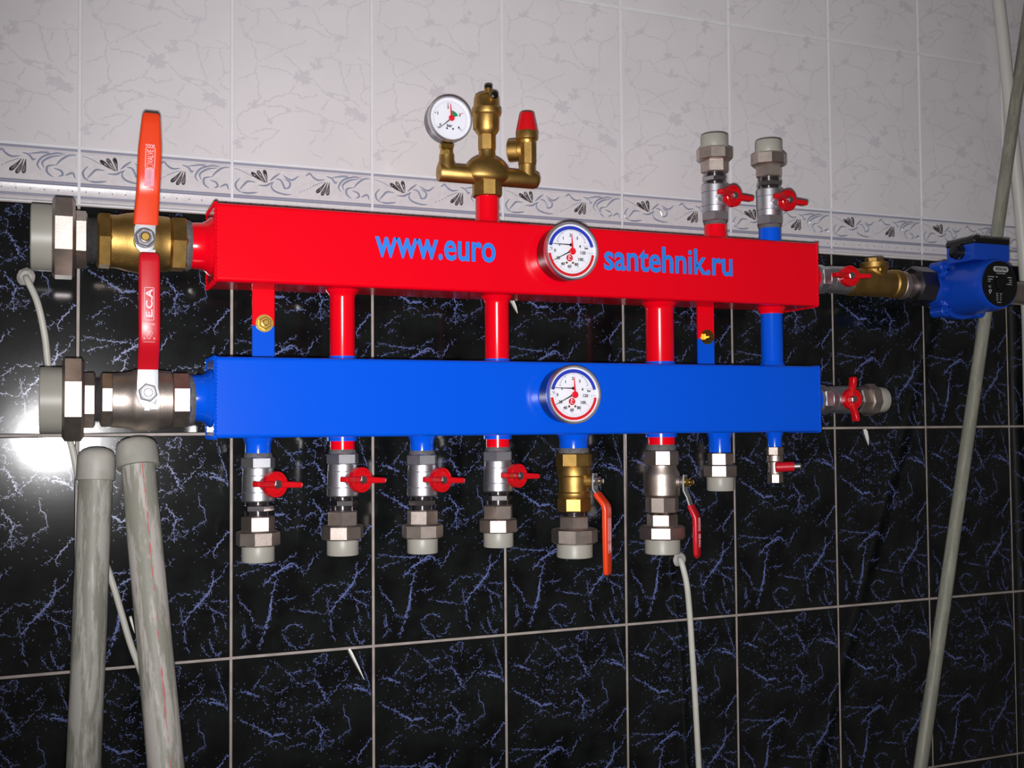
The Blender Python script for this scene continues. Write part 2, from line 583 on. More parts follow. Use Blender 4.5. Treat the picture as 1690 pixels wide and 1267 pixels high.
def place_tile(mesh, name, cx, cz, sx, sz, tilt=.0018):
    o = bpy.data.objects.new(name, mesh); col.objects.link(o); o.parent = wall
    o.location = (cx, .02 + rnd.uniform(-.0002, .0002), cz)
    o.scale = (sx, 1, sz)
    o.rotation_euler = (rnd.uniform(-tilt, tilt), 0, rnd.uniform(-tilt, tilt))
    if cx < -.2 and cx > -.4 and cz < 0 and cz > -.3:      # one tile by the left valves is set a little out of plane
        o.rotation_euler = (.006, 0, .005); o.location.y -= .0011
    return o


dm, wm = dark_tile_mesh(), white_tile_mesh()
for a, b in zip(cols_x[:-1], cols_x[1:]):
    for z0, z1 in dark_rows:
        place_tile(dm, 'wall_tile', (a + b) / 2, (z0 + z1) / 2, (b - a) / .2, (z1 - z0) / .3)
    for z0, z1 in white_rows:
        place_tile(wm, 'wall_tile', (a + b) / 2, (z0 + z1) / 2, (b - a) / .2, (z1 - z0) / .295)

# border tiles: moulded body, scroll relief, six dark petals
BH = Z_BT - Z_BB


def bt(u, v): return Vector((u * .2 - .1, 0, BH / 2 - v * BH))


def border_body():
    mb = MB(); w = .2 - GAP; hz = BH / 2
    prof = [(-hz + .0018, .008), (-hz + .0018, .0005), (-hz + .0025, -.0022), (-hz + .005, -.0035), (-hz + .0075, -.0022), (-hz + .0088, .0004),
            (-hz + .0103, .0004), (-hz + .011, -.0008), (-hz + .0225, -.0008), (-hz + .0233, -.0012), (-hz + .0250, .0002), (-hz + .0268, .0002), (-hz + .0275, -.0016),
            (-hz + .0285, -.0004), (hz - .0085, -.0004), (hz - .0078, -.0018), (hz - .0058, -.0018), (hz - .005, .0002), (hz - .0035, .0002), (hz - .0028, -.0008), (hz - .0018, .0005), (hz - .0018, .008)]
    vs_ = [(-w / 2, y, z) for z, y in prof] + [(w / 2, y, z) for z, y in prof]
    N = len(prof)
    fs, mi = [], []
    for i in range(N - 1):
        groove = i in (6, 5, 10, 9, 11, 16, 17, 18)
        mb.m.append(1 if groove else 0); mb.f.append((i, i + 1, N + i + 1, N + i))
    mb.m += [0, 0]; mb.f += [tuple(range(N)), tuple(range(N, 2 * N))]
    mb.v = vs_
    for k in range(12):                                     # the row of small dark dots
        c = bt(.043 + k * .0833, .775)
        mb.lathe((c.x, -.0007, c.z), FRONT, [(0, .0009), (.0004, .0007)], 6, mat=2)
    return mb.mesh('border_tile', [M['border_glaze'], M['border_groove'], M['dot']])


SCROLL = poly_group('''.055,.31 .024,.42 .032,.52 .062,.575
.062,.575 .11,.585 .176,.555
.05,.53 .078,.44 .108,.365 .16,.37
.176,.42 .23,.42 .26,.38 .29,.335
.28,.36 .27,.44 .30,.52 .366,.56 .41,.55
.47,.5 .53,.42 .58,.34 .64,.27
.26,.33 .29,.25 .33,.17
.30,.28 .336,.3 .363,.44 .375,.44
.35,.2 .41,.28 .464,.19
.36,.26 .40,.33 .39,.43 .35,.44
.54,.12 .564,.19 .60,.24 .65,.22
.51,.18 .54,.13 .56,.16
.66,.155 .70,.19 .724,.27 .74,.24
.70,.17 .785,.13 .83,.14
.77,.44 .75,.34 .785,.2 .86,.13 .92,.14
.79,.4 .78,.3 .83,.2 .9,.16
.86,.34 .89,.24 .937,.15 .985,.135
.86,.33 .81,.37 .81,.48 .846,.55
.846,.39 .89,.43 .9,.5 .876,.53
.914,.51 .96,.455 .975,.55
.017,.14 .07,.18 .14,.27''')


def catmull(pts, n=6):
    P = [Vector(p) for p in pts]; P = [P[0] * 2 - P[1]] + P + [P[-1] * 2 - P[-2]]
    out = []
    for i in range(1, len(P) - 2):
        a, b, c, d = P[i - 1:i + 3]
        for k in range(n):
            t = k / n
            out.append(.5 * ((2 * b) + (c - a) * t + (2 * a - 5 * b + 4 * c - d) * t * t + (3 * b - a - 3 * c + d) * t ** 3))
    out.append(P[-2])
    return out


def scroll_mesh():
    mb = MB()
    for i, s in enumerate(SCROLL):
        pts = catmull([bt(*p) for p in s], 5); N = len(pts)
        line = i in (5, 20)
        for k in range(N - 1):
            if line and i == 5 and k < 8 and k % 2: continue
            def sec(j):
                t = (pts[min(j + 1, N - 1)] - pts[max(j - 1, 0)]).normalized(); nn = Vector((-t.z, 0, t.x))
                q = j / (N - 1); w = .00045 if line else .0003 + .0011 * math.sin(math.pi * q) ** .8
                p = pts[j]
                return [p + nn * w + Vector((0, -.0005, 0)), p + Vector((0, -.0005 - min(w, .0009), 0)), p - nn * w + Vector((0, -.0005, 0))]
            a, b = sec(k), sec(k + 1)
            mb.add(a + b, [(0, 1, 4, 3), (1, 2, 5, 4)], 0)
    return mb.mesh('scroll_relief', M['scroll_blue'], sharp=60)


def petal_mesh(base, tip, bend):
    mb = MB(); a, b = bt(*base), bt(*tip); d = b - a; nn = Vector((-d.z, 0, d.x)).normalized()
    pts = [a + d * t + nn * (bend * math.sin(math.pi * t)) + Vector((0, -.0006, 0)) for t in (0, .2, .4, .6, .8, .92, 1.0)]
    mb.tube(pts, [.0005, .001, .0017, .0024, .0028, .0024, .0009], 8)
    return mb.mesh('petal', M['petal_black'], sharp=60)


bmesh_, smesh = border_body(), scroll_mesh()
petals = [petal_mesh((.225, .36), (.13, .19), .0006), petal_mesh((.232, .36), (.173, .147), .0004), petal_mesh((.24, .36), (.218, .126), -.0006),
          petal_mesh((.655, .27), (.587, .48), .0012), petal_mesh((.668, .27), (.625, .53), .001), petal_mesh((.682, .27), (.667, .52), .0002)]
for a, b in zip(cols_x[:-1], cols_x[1:]):
    o = place_tile(bmesh_, 'border_tile', (a + b) / 2, (Z_BB + Z_BT) / 2, (b - a) / .2, 1.0, .0008)
    for nm, me in [('scroll_relief', smesh)] + [('petal', p) for p in petals]:
        c = bpy.data.objects.new(nm, me); col.objects.link(c); c.parent = o

fb = MB(); fb.box((0, 0, -.02), (2.9, 2.4, .04))
fo = fb.build('floor', M['floor_tile']); fo.location = (.2, -1.2, -1.2)
tag(fo, 'plain grey floor at the foot of the tiled wall', 'floor', kind='structure')

# ------------------------------------------------------------------ the two headers
BX0, BX1 = -.0415, .865
R0, R1, B0, B1 = .1885, .2865, -.0050, .0960
DF, DB = .140, .055
RC, BC = (R0 + R1) / 2, (B0 + B1) / 2


def header_body(z0, z1):
    """square tube lying along x, rounded edges, in coordinates relative to its centre"""
    mb = MB(); hy, hz, r = (DF - DB) / 2, (z1 - z0) / 2, .005
    sec = []
    for sy, sz, a0 in ((1, 1, 0), (-1, 1, 90), (-1, -1, 180), (1, -1, 270)):
        for i in range(5):
            a = math.radians(a0 + 22.5 * i); sec.append((sy * (hy - r) + r * math.cos(a), sz * (hz - r) + r * math.sin(a)))
    L = (BX1 - BX0) / 2; n = len(sec); vs_, fs = [], []
    for x, k in ((-L, .985), (-L + .0012, 1), (L - .0012, 1), (L, .985)):
        vs_ += [(x, y * k, z * k) for y, z in sec]
    for k in range(3):
        fs += [(k * n + i, k * n + (i + 1) % n, (k + 1) * n + (i + 1) % n, (k + 1) * n + i) for i in range(n)]
    fs += [tuple(range(n))[::-1], tuple(3 * n + i for i in range(n))]
    mb.add(vs_, fs)
    return mb


def weld_loop(x, z0, z1, seed):
    r = random.Random(seed); hy, hz = (DF - DB) / 2 - .001, (z1 - z0) / 2 - .001
    pts, rad = [], []
    per = [(-hy, -hz), (-hy, hz), (hy, hz), (hy, -hz)]
    for (a, b), (c, d) in zip(per, per[1:] + per[:1]):
        n = int(math.hypot(c - a, d - b) / .0016)
        for i in range(n):
            t = i / n; pts.append((x, a + (c - a) * t, b + (d - b) * t)); rad.append(.0015 + (.0011 if len(pts) % 3 == 0 else 0) + r.uniform(0, .0005))
    mb = MB(); mb.tube(pts, rad, 6, closed=True)
    return mb


HC = (BX0 + BX1) / 2
HL = (BX1 - BX0) / 2
hy = (A - (DF + DB) / 2)            # offset of the pipe axis from the box centre (towards the viewer)


def header(name, label, z0, z1, paint, seed):
    cz = (z0 + z1) / 2
    t = thing(name, label, 'manifold', (HC, -(DF + DB) / 2, cz))
    header_body(z0, z1).build('header_tube', paint, t, sharp=8)
    for x in (-HL + .0008, HL - .0008):
        weld_loop(x, z0, z1, seed).build('weld_bead', paint, t)
    mb = MB(); o = Vector((-HL, -hy, 0))
    mb.lathe(o, -X_, [(-.002, .038), (.002, .0365), (.006, .0325), (.011, .0297), (.0252, .0288)], 40)
    mb.build('side_neck', paint, t)
    mb = MB(); mb.lathe(Vector((HL, -hy, 0)), X_, [(-.002, .027), (.003, .025), (.012, .0205), (.024, .02)], 32)
    mb.build('side_stub', paint, t)
    return t


red = header('red_manifold', 'long red square pipe manifold with blue web address lettering', R0, R1, M['red_paint'], 1)
blue = header('blue_manifold', 'long plain blue square pipe manifold below the red one', B0, B1, M['blue_paint'], 2)


def lx(t, wx): return wx - t.location.x


def pipe(t, nm, wx, za, zb, r, paint, flare_a=0.0, flare_b=0.0, label=None):
    """vertical pipe from height za up to zb on thing t, with weld flares at the ends"""
    mb = MB(); a, b = za - t.location.z, zb - t.location.z
    pr = []
    if flare_a: pr += [(a, r + flare_a), (a + .003, r + flare_a * .75), (a + .007, r + flare_a * .2), (a + .011, r)]
    else: pr += [(a, r)]
    if flare_b: pr += [(b - .011, r), (b - .007, r + flare_b * .2), (b - .003, r + flare_b * .75), (b, r + flare_b)]
    else: pr += [(b, r)]
    mb.lathe((lx(t, wx), -hy, 0), Z_, pr, 32)
    return mb.build(nm, paint, t, label)


P1, P2, P3, P4 = at(563, 560, A).x, at(822, 560, A).x, at(1089, 560, A).x, at(1274, 560, A).x
V1, V2, V3, V4 = at(426, 830, A).x, at(567.5, 830, A).x, at(697, 830, A).x, at(820.5, 830, A).x
V5, V6, U7, DR = at(947.5, 820, A).x, at(1092.5, 820, A).x, at(1188.5, 770, A).x, at(1279, 760, A).x
T1, T2, SG = at(1180, 330, A).x, at(1269.5, 330, A).x, at(804, 330, A).x
P1 = (P1 + V2) / 2; P2 = (P2 + V4) / 2; P3 = (P3 + V6) / 2
V2, V4, V6 = P1, P2, P3
Z_RS, Z_BS = -.0215, -.0245
for wx, r in ((P1, .0165), (P2, .017), (P3, .021)):
    pipe(red, 'through_pipe', wx, B1 + .0045, R0 + .001, r, M['red_paint'], 0, .006)
    pipe(red, 'outlet_stub', wx, Z_RS, B0 - .005, r * .98, M['red_paint'], label='short red pipe stub below the blue manifold')
    pipe(blue, 'weld_collar', wx, B1 - .001, B1 + .005, r + .0015, M['blue_paint'], 0, 0)
    pipe(blue, 'weld_collar', wx, B0 - .0055, B0 + .001, r + .003, M['blue_paint'], 0, 0)
pipe(red, 'outlet_stub', SG, R1 - .001, at(804, 326, A).z, .0165, M['red_paint'], .004)
pipe(red, 'outlet_stub', T1, R1 - .001, .3115, .0172, M['red_paint'], .004)
pipe(red, 'weld_collar', P4, R0 - .006, R0 + .001, .0185, M['red_paint'], 0, .004)
pipe(blue, 'through_pipe', P4, B1 - .001, R0 - .005, .017, M['blue_paint'], .004, 0)
pipe(blue, 'outlet_stub', T2, R1 + .0005, .3120, .0172, M['blue_paint'], label='short blue pipe stub on top of the red manifold')
for wx, r, z in ((V1, .0162, Z_BS), (V3, .0162, Z_BS), (V5, .0208, Z_BS), (U7, .0172, -.0345), (DR, .0112, -.0275)):
    pipe(blue, 'outlet_stub', wx, z, B0 + .001, r, M['blue_paint'], 0, .0032)

# bracket tabs and bolts between the headers
for (px0, px1, py) in ((416, 453, 537), (1151, 1178, 559)):
    x0, x1 = at(px0, py, .072).x, at(px1, py, .072).x; cx, w = (x0 + x1) / 2, x1 - x0; zs = at(px0, py, .072).z
    mb = MB(); mb.box((lx(red, cx), -(.072 + red.location.y), (R0 + .001 + zs) / 2 - red.location.z), (w, .004, R0 + .001 - zs), ch=.0006)
    mb.build('bracket_tab', M['red_paint'], red)
    mb = MB(); mb.box((lx(blue, cx), -(.072 + blue.location.y), (B1 - .001 + zs) / 2 - blue.location.z), (w, .004, zs - B1 + .001), ch=.0006)
    mb.build('bracket_tab', M['blue_paint'], blue)
    o = (lx(red, cx + .001), -(.074 + red.location.y), zs + .003 - red.location.z)
    mb = MB(); mb.lathe(o, FRONT, [(0, .0115), (.0016, .0115)], 24)
    mb.nut(o, FRONT, .0016, .0075, .0085, 6)
    mb.lathe(o, FRONT, [(.0075, .0042), (.0125, .0042), (.0135, .0034)], 16)
    mb.build('bolt', M['brass_bright'], red, 'zinc yellow bolt with washer and nut')

# lettering on the red manifold
for txt, (xa, ya), (xb, yb), hh in (('www.euro', (619, 424), (818, 434), None), ('santehnik.ru', (997, 445), (1209, 457), None)):
    a, b = at(xa, ya, DF), at(xb, yb, DF)
    mb = MB(); zz = (a.z + b.z) / 2
    h = .0275 if txt.startswith('www') else .0385
    put_text(mb, txt, (lx(red, a.x), -(DF - (DF + DB) / 2) - .00005, zz - red.location.z), X_, Z_, b.x - a.x, h, .02, .0003, center=False)
    mb.build('lettering', M['sign_blue'], red, 'light blue printed lettering')


# ------------------------------------------------------------------ dial gauges
def arc_band(mb, r0, r1, a0, a1, y, mat, n=24, c=(0, 0)):
    vs_, fs = [], []
    for i in range(n + 1):
        a = math.radians(a0 + (a1 - a0) * i / n)
        for r in (r0, r1): vs_.append((c[0] + r * math.cos(a), y, c[1] + r * math.sin(a)))
    fs = [(2 * i, 2 * i + 1, 2 * i + 3, 2 * i + 2) for i in range(n)]
    mb.add(vs_, fs, mat)


def needle(mb, a, b, w, y, mat):
    a, b = Vector((a[0], 0, a[1])), Vector((b[0], 0, b[1])); t = (b - a).normalized(); nn = Vector((-t.z, 0, t.x)) * w
    q = [a + nn, a - nn, b - nn * .3, b + nn * .3]
    mb.add([p + Vector((0, y, 0)) for p in q] + [p + Vector((0, y - .0006, 0)) for p in q],
           [(4, 5, 6, 7), (0, 1, 5, 4), (1, 2, 6, 5), (2, 3, 7, 6), (3, 0, 4, 7)], mat)


def gauge_shell(t, R, depth, back):
    """case from the back plane (y=0) towards the viewer (negative y)"""
    mb = MB(); o = (0, 0, 0)
    mb.lathe(o, FRONT, [(0, back), (.002, R * .96), (depth - .008, R * .97)], 48)
    mb.build('case', M['dark_case'], t)
    mb = MB()
    mb.lathe(o, FRONT, [(depth - .009, R * .965), (depth - .008, R), (depth - .003, R), (depth, R * .975), (depth, R * .93), (depth - .0035, R * .905), (depth - .0045, R * .905)], 48)
    mb.build('bezel', M['bezel_chrome'], t)
    mb = MB(); mb.lathe(o, FRONT, [(depth - .0055, R * .91), (depth - .0042, R * .91)], 48)
    d = mb.build('dial', M['dial'], t)
    mb = MB(); mb.lathe(o, FRONT, [(depth - .0018, R * .925), (depth - .0012, R * .925)], 48)
    mb.build('glass', M['glass'], t, 'clear round gauge glass')
    return d, depth - .0040


def thermo_gauge(loc, label):
    R, depth = .0402, .036
    t = thing('temperature_pressure_gauge', label, 'gauge', loc, 'two combined gauges on the manifolds')
    d, yd = gauge_shell(t, R, depth, R * .9)
    D = R * .905
    def q(x, y): return ((x - 847) / 407 * D, (685 - (y - .085 * (x - 847))) / 470 * D)
    y = -yd
    mb = MB(); arc_band(mb, D * .82, D * .95, 12, 168, y - .0001, 0); mb.build('pressure_band', M['dial_blue'], d)
    mb = MB(); arc_band(mb, D * .85, D * .96, 187, 353, y - .0001, 0); mb.build('temperature_band', M['dial_red'], d)
    mb = MB()
    for i in range(41):
        a = math.radians(168 - 156 * i / 40); L = .93 if i % 10 else .86; c = (0, .008)
        r1 = D * .62; r0 = r1 - (.0032 if i % 10 == 0 else .002)
        n = Vector((-math.sin(a), 0, math.cos(a))) * (.0004 if i % 10 == 0 else .00025)
        p0, p1 = [Vector((r * math.cos(a) + c[0], y - .0001, r * math.sin(a) + c[1])) for r in (r0, r1)]
        mb.add([p0 + n, p0 - n, p1 - n, p1 + n], [(0, 1, 2, 3)])
    for i in range(25):
        a = math.radians(187 + 166 * i / 24)
        r1 = D * .80; r0 = r1 - (.003 if i % 4 == 0 else .0018)
        n = Vector((-math.sin(a), 0, math.cos(a))) * .0002
        p0, p1 = [Vector((r * math.cos(a), y - .0001, r * math.sin(a))) for r in (r0, r1)]
        mb.add([p0 + n, p0 - n, p1 - n, p1 + n], [(0, 1, 2, 3)])
    for a, b in (((455, 528), (640, 548)), ((1225, 610), (1030, 598)), ((445, 650), (545, 660)), ((1230, 735), (1095, 722))):
        pa, pb = q(*a), q(*b); needle(mb, pa, pb, .00022, y + .0004, 0)
    mb.build('scale_marks', M['tick'], d)
    mb = MB()
    for s, px, py, h in (('0', 648, 567, .0032), ('1', 710, 450, .0038), ('2', 830, 402, .0038), ('3', 948, 458, .0038), ('4', 992, 605, .0038), ('bar', 1105, 640, .003),
                         ('120', 1045, 722, .004), ('100', 1005, 838, .004), ('80', 930, 925, .004), ('60', 812, 952, .004), ('40', 700, 905, .004), ('20', 622, 797, .004), ('0', 572, 665, .004), ('°C', 510, 622, .0028)):
        c = q(px, py); put_text(mb, s, (c[0], y - .00005, c[1]), X_, Z_, None, h * 1.1, .03, .0002)
    for px, py in ((672, 945), (812, 1000), (955, 975), (1060, 872)):
        c = q(px, py); mb.lathe((c[0], y, c[1]), FRONT, [(0, .0006), (.0002, .0006)], 8)
    mb.build('numerals', M['ink'], d)
    mb = MB(); c = q(815, 805)
    mb.lathe((c[0], y, c[1]), FRONT, [(0, .0049), (.0002, .0049)], 24)
    lg = mb.build('logo', M['dial_red'], d, 'small red round logo')
    for px, py in ((765, 887), (870, 895)):
        mb = MB(); c = q(px, py); mb.lathe((c[0], y, c[1]), FRONT, [(0, .0017), (.0005, .0015)], 12)
        mb.build('screw', M['brass_bright'], d)
    mb = MB(); c = q(812, 800)
    needle(mb, (c[0] - .001, c[1] - .0032), (c[0] - .001, c[1] + .0034), .0007, y + .0001, 0)
    needle(mb, (c[0] - .0022, c[1] - .0028), (c[0] + .003, c[1] - .0028), .0006, y + .0001, 0)
    needle(mb, (c[0] - .0006, c[1] + .003), (c[0] + .0026, c[1] + .0005), .0006, y + .0001, 0)
    mb.build('logo_mark', M['dial'], d)
    mb = MB(); c1, c2 = q(838, 575), q(820, 695)
    needle(mb, c1, q(470, 535), .0008, y - .0006, 0); mb.lathe((c1[0], y, c1[1]), FRONT, [(0, .0022), (.0015, .002)], 16)
    mb.build('black_needle', M['black'], d); mb = MB()
    needle(mb, c2, q(528, 842), .0009, y - .0006, 0); mb.lathe((c2[0], y, c2[1]), FRONT, [(0, .002), (.0015, .0018)], 16)
    mb.build('black_needle', M['black'], d)
    mb = MB(); c = q(862, 690)
    needle(mb, c, q(848, 378), .0015, y - .0012, 0); mb.lathe((c[0], y - .0008, c[1]), FRONT, [(0, .0048), (.0009, .0048), (.0014, .004)], 24)
    mb.build('red_pointer', M['needle_red'], d)
    return t


g = at(941, 415, .168); thermo_gauge((g.x, -DF, g.z), 'round dial gauge on the front of the red manifold')
g = at(945, 651, .168); thermo_gauge((g.x, -DF, g.z), 'round dial gauge on the front of the blue manifold')


# ------------------------------------------------------------------ valves and unions
def union_fitting(label, loc, axis, dims, phases=(0, 0), metal='nickel', nipple=True, group='plastic ended union fittings', nip='chrome'):
    """dims: list of (t0, t1, radius) for nipple hex, tail hex, nut, sleeve, along the axis from the valve end"""
    t = thing('pipe_union', label, 'pipe fitting', loc, group)
    ax = Vector(axis); o = (0, 0, 0)
    (n0, n1, nr), (h0, h1, hr), (u0, u1, ur), (s0, s1, sr) = dims
    mb = MB()
    pr = [(0, nr * .78)]; k = 0.0; L = h0
    nn = max(3, int(L / .0016))
    for i in range(nn):
        pr += [(L * (i + .25) / nn, nr * .86), (L * (i + .75) / nn, nr * .76)]
    pr.append((L + .0005, nr * .84))
    mb.lathe(o, ax, pr, 28)
    if nipple: mb.nut(o, ax, n0, n1, nr, 6, phases[0] + .3)
    mb.build('nipple', M[nip], t)
    mb = MB(); mb.nut(o, ax, h0, h1 + .001, hr, 6, phases[0]); mb.build('tail_hex', M[metal], t)
    mb = MB(); mb.nut(o, ax, h1, u1, ur, 8, phases[1])
    mb.build('union_nut', M[metal], t)
    mb = MB()
    mb.lathe(o, ax, [(u1 - .001, sr * .98), (u1, sr), (s1 - .0012, sr), (s1, sr * .97), (s1, sr * .74), (s1 - .006, sr * .72), (s1 - .006, 0.0005)], 40)
    mb.build('plastic_sleeve', M['ppr'], t)
    return t


def butterfly_valve(label, loc, axis, stem, turn=0.0, group='small ball valves with red wing handles', with_tape=True, sc=1.0, hr=.0165):
    t = thing('ball_valve', label, 'valve', loc, group)
    ax, st = Vector(axis).normalized(), Vector(stem).normalized(); o = Vector((0, 0, 0))
    s = sc
    if with_tape:
        mb = MB(); mb.lathe(o, ax, [(0, .0172 * s), (.003, .018 * s), (.006 * s, .0182 * s)], 28); mb.build('thread_seal', M['tape'], t)
    mb = MB()
    mb.nut(o, ax, .005 * s, .0195 * s, .0218 * s, 6, .45)
    mb.lathe(o, ax, [(.0185 * s, .018 * s), (.0195 * s, .0192 * s), (.028 * s, .0196 * s), (.0285 * s, .0188 * s), (.029 * s, .0200 * s), (.049 * s, .0202 * s), (.0495 * s, .0192 * s), (.050 * s, .0206 * s),
                     (.0600 * s, .0206 * s), (.0615 * s, .0195 * s), (.0615 * s, .016 * s)], 40)
    mb.build('body', M['satin'], t)
    c = o + ax * (.039 * s)
    mb = MB(); mb.lathe(c, st, [(.012, .0115), (.0225, .0105), (.0235, .008), (.034, .0075)], 24); mb.build('stem', M['satin'], t)
    side = ax.cross(st).normalized()
    rot = Matrix.Rotation(turn, 3, st)
    wd = rot @ side; th = st.cross(wd)
    mb = MB()
    mb.lathe(c, st, [(.030, hr * .9), (.031, hr), (.0395, hr), (.0405, hr * .95), (.0405, hr * .78), (.0375, hr * .74), (.0375, .004)], 32)
    for sg in (-1, 1):
        pts = [c + st * .0365 + wd * (sg * .006), c + st * .0375 + wd * (sg * .014), c + st * .040 + wd * (sg * .022), c + st * .042 + wd * (sg * .0325), c + st * .042 + wd * (sg * .0345)]
        mb.sweep(pts, th, [.0088, .0084, .0078, .0072, .0055], [.010, .0105, .0115, .0128, .0105], rnd=.25)
    mb.build('wing_handle', M['red_plastic'], t)
    mb = MB(); mb.nut(c, st, .0375, .0432, .0058, 6, .2)
    mb.lathe(c, st, [(.0432, .0038), (.0445, .0034)], 14)
    mb.build('handle_nut', M['steel'], t)
    # cast mark on the body
    fr = (FRONT - ax * FRONT.dot(ax)).normalized(); q = Matrix.Rotation(math.radians(-16), 3, ax) @ fr
    e1 = ax.cross(q) if ax.z < .5 and ax.x < .5 else q.cross(ax); e1.normalize(); e2 = q.cross(e1)
    mb = MB(); ring = [c + q * .0203 * s + (e1 * math.cos(a) + e2 * math.sin(a)) * .0048 for a in [2 * math.pi * i / 20 for i in range(20)]]
    mb.tube(ring, .0005, 5, closed=True)
    ring = [c + q * .0204 * s + (e1 * math.cos(a) + e2 * math.sin(a)) * .0022 for a in [.8 + 4.7 * i / 12 for i in range(13)]]
    mb.tube(ring, .0005, 5)
    mb.build('cast_mark', M['satin'], t)
    return t


AZ = math.radians(26)
stem_low = Vector((math.sin(AZ), -math.cos(AZ), 0))
DN = -Z_
UD = [(.0045, .0125, .0205), (.0185, .0372, .0212), (.0372, .0565, .0278), (.0565, .0765, .0208)]
LOW = [(V1, Z_BS, 'leftmost of the four wing handle valves below the blue manifold, on a blue stub', 'grey ended union under the leftmost lower wing handle valve', (.55, .3)),
       (V2, Z_RS, 'second wing handle valve from the left below the blue manifold, on a red stub', 'grey ended union under the second lower wing handle valve', (.3, .05)),
       (V3, Z_BS, 'third wing handle valve from the left below the blue manifold, on a blue stub', 'grey ended union under the third lower wing handle valve', (.05, .38)),
       (V4, Z_RS, 'fourth wing handle valve below the blue manifold, beside the brass lever valve', 'grey ended union under the fourth lower wing handle valve', (.5, .0))]
for x, z, la, lb, ph in LOW:
    butterfly_valve(la, (x, -A, z), DN, stem_low, math.radians(-3))
    union_fitting(lb, (x, -A, z - .0615), DN, UD, ph)
AZ2 = math.radians(14)
stem_up = Vector((math.sin(AZ2), -math.cos(AZ2), 0))
for x, z, la, lb, ph in ((T1, .3115, 'wing handle valve on the red stub on top of the red manifold', 'grey ended union above the valve on the red top stub', (.1, .05)),
                         (T2, .3120, 'wing handle valve on the blue stub on top of the red manifold', 'grey ended union above the valve on the blue top stub', (.3, .35))):
    butterfly_valve(la, (x, -A, z), Z_, stem_up, math.radians(176))
    union_fitting(lb, (x, -A, z + .0615), Z_, UD, ph)

# side valves at the right ends
RX = BX1 + .0235
butterfly_valve('wing handle valve lying between the red manifold end and the brass check valve', (RX, -A, RC), X_, Vector((0, -1, .04)), math.radians(-90), sc=1.08)
butterfly_valve('wing handle valve with upright red handle at the right end of the blue manifold', (RX, -A, BC), X_, Vector((0, -1, 0)), math.radians(4), sc=1.08)
union_fitting('grey ended union on the valve at the right end of the blue manifold', (RX + .0664, -A, BC), X_,
              [(.0035, .0105, .021), (.014, .030, .0215), (.030, .0485, .0262), (.0485, .0675, .0208)], (.2, .15))


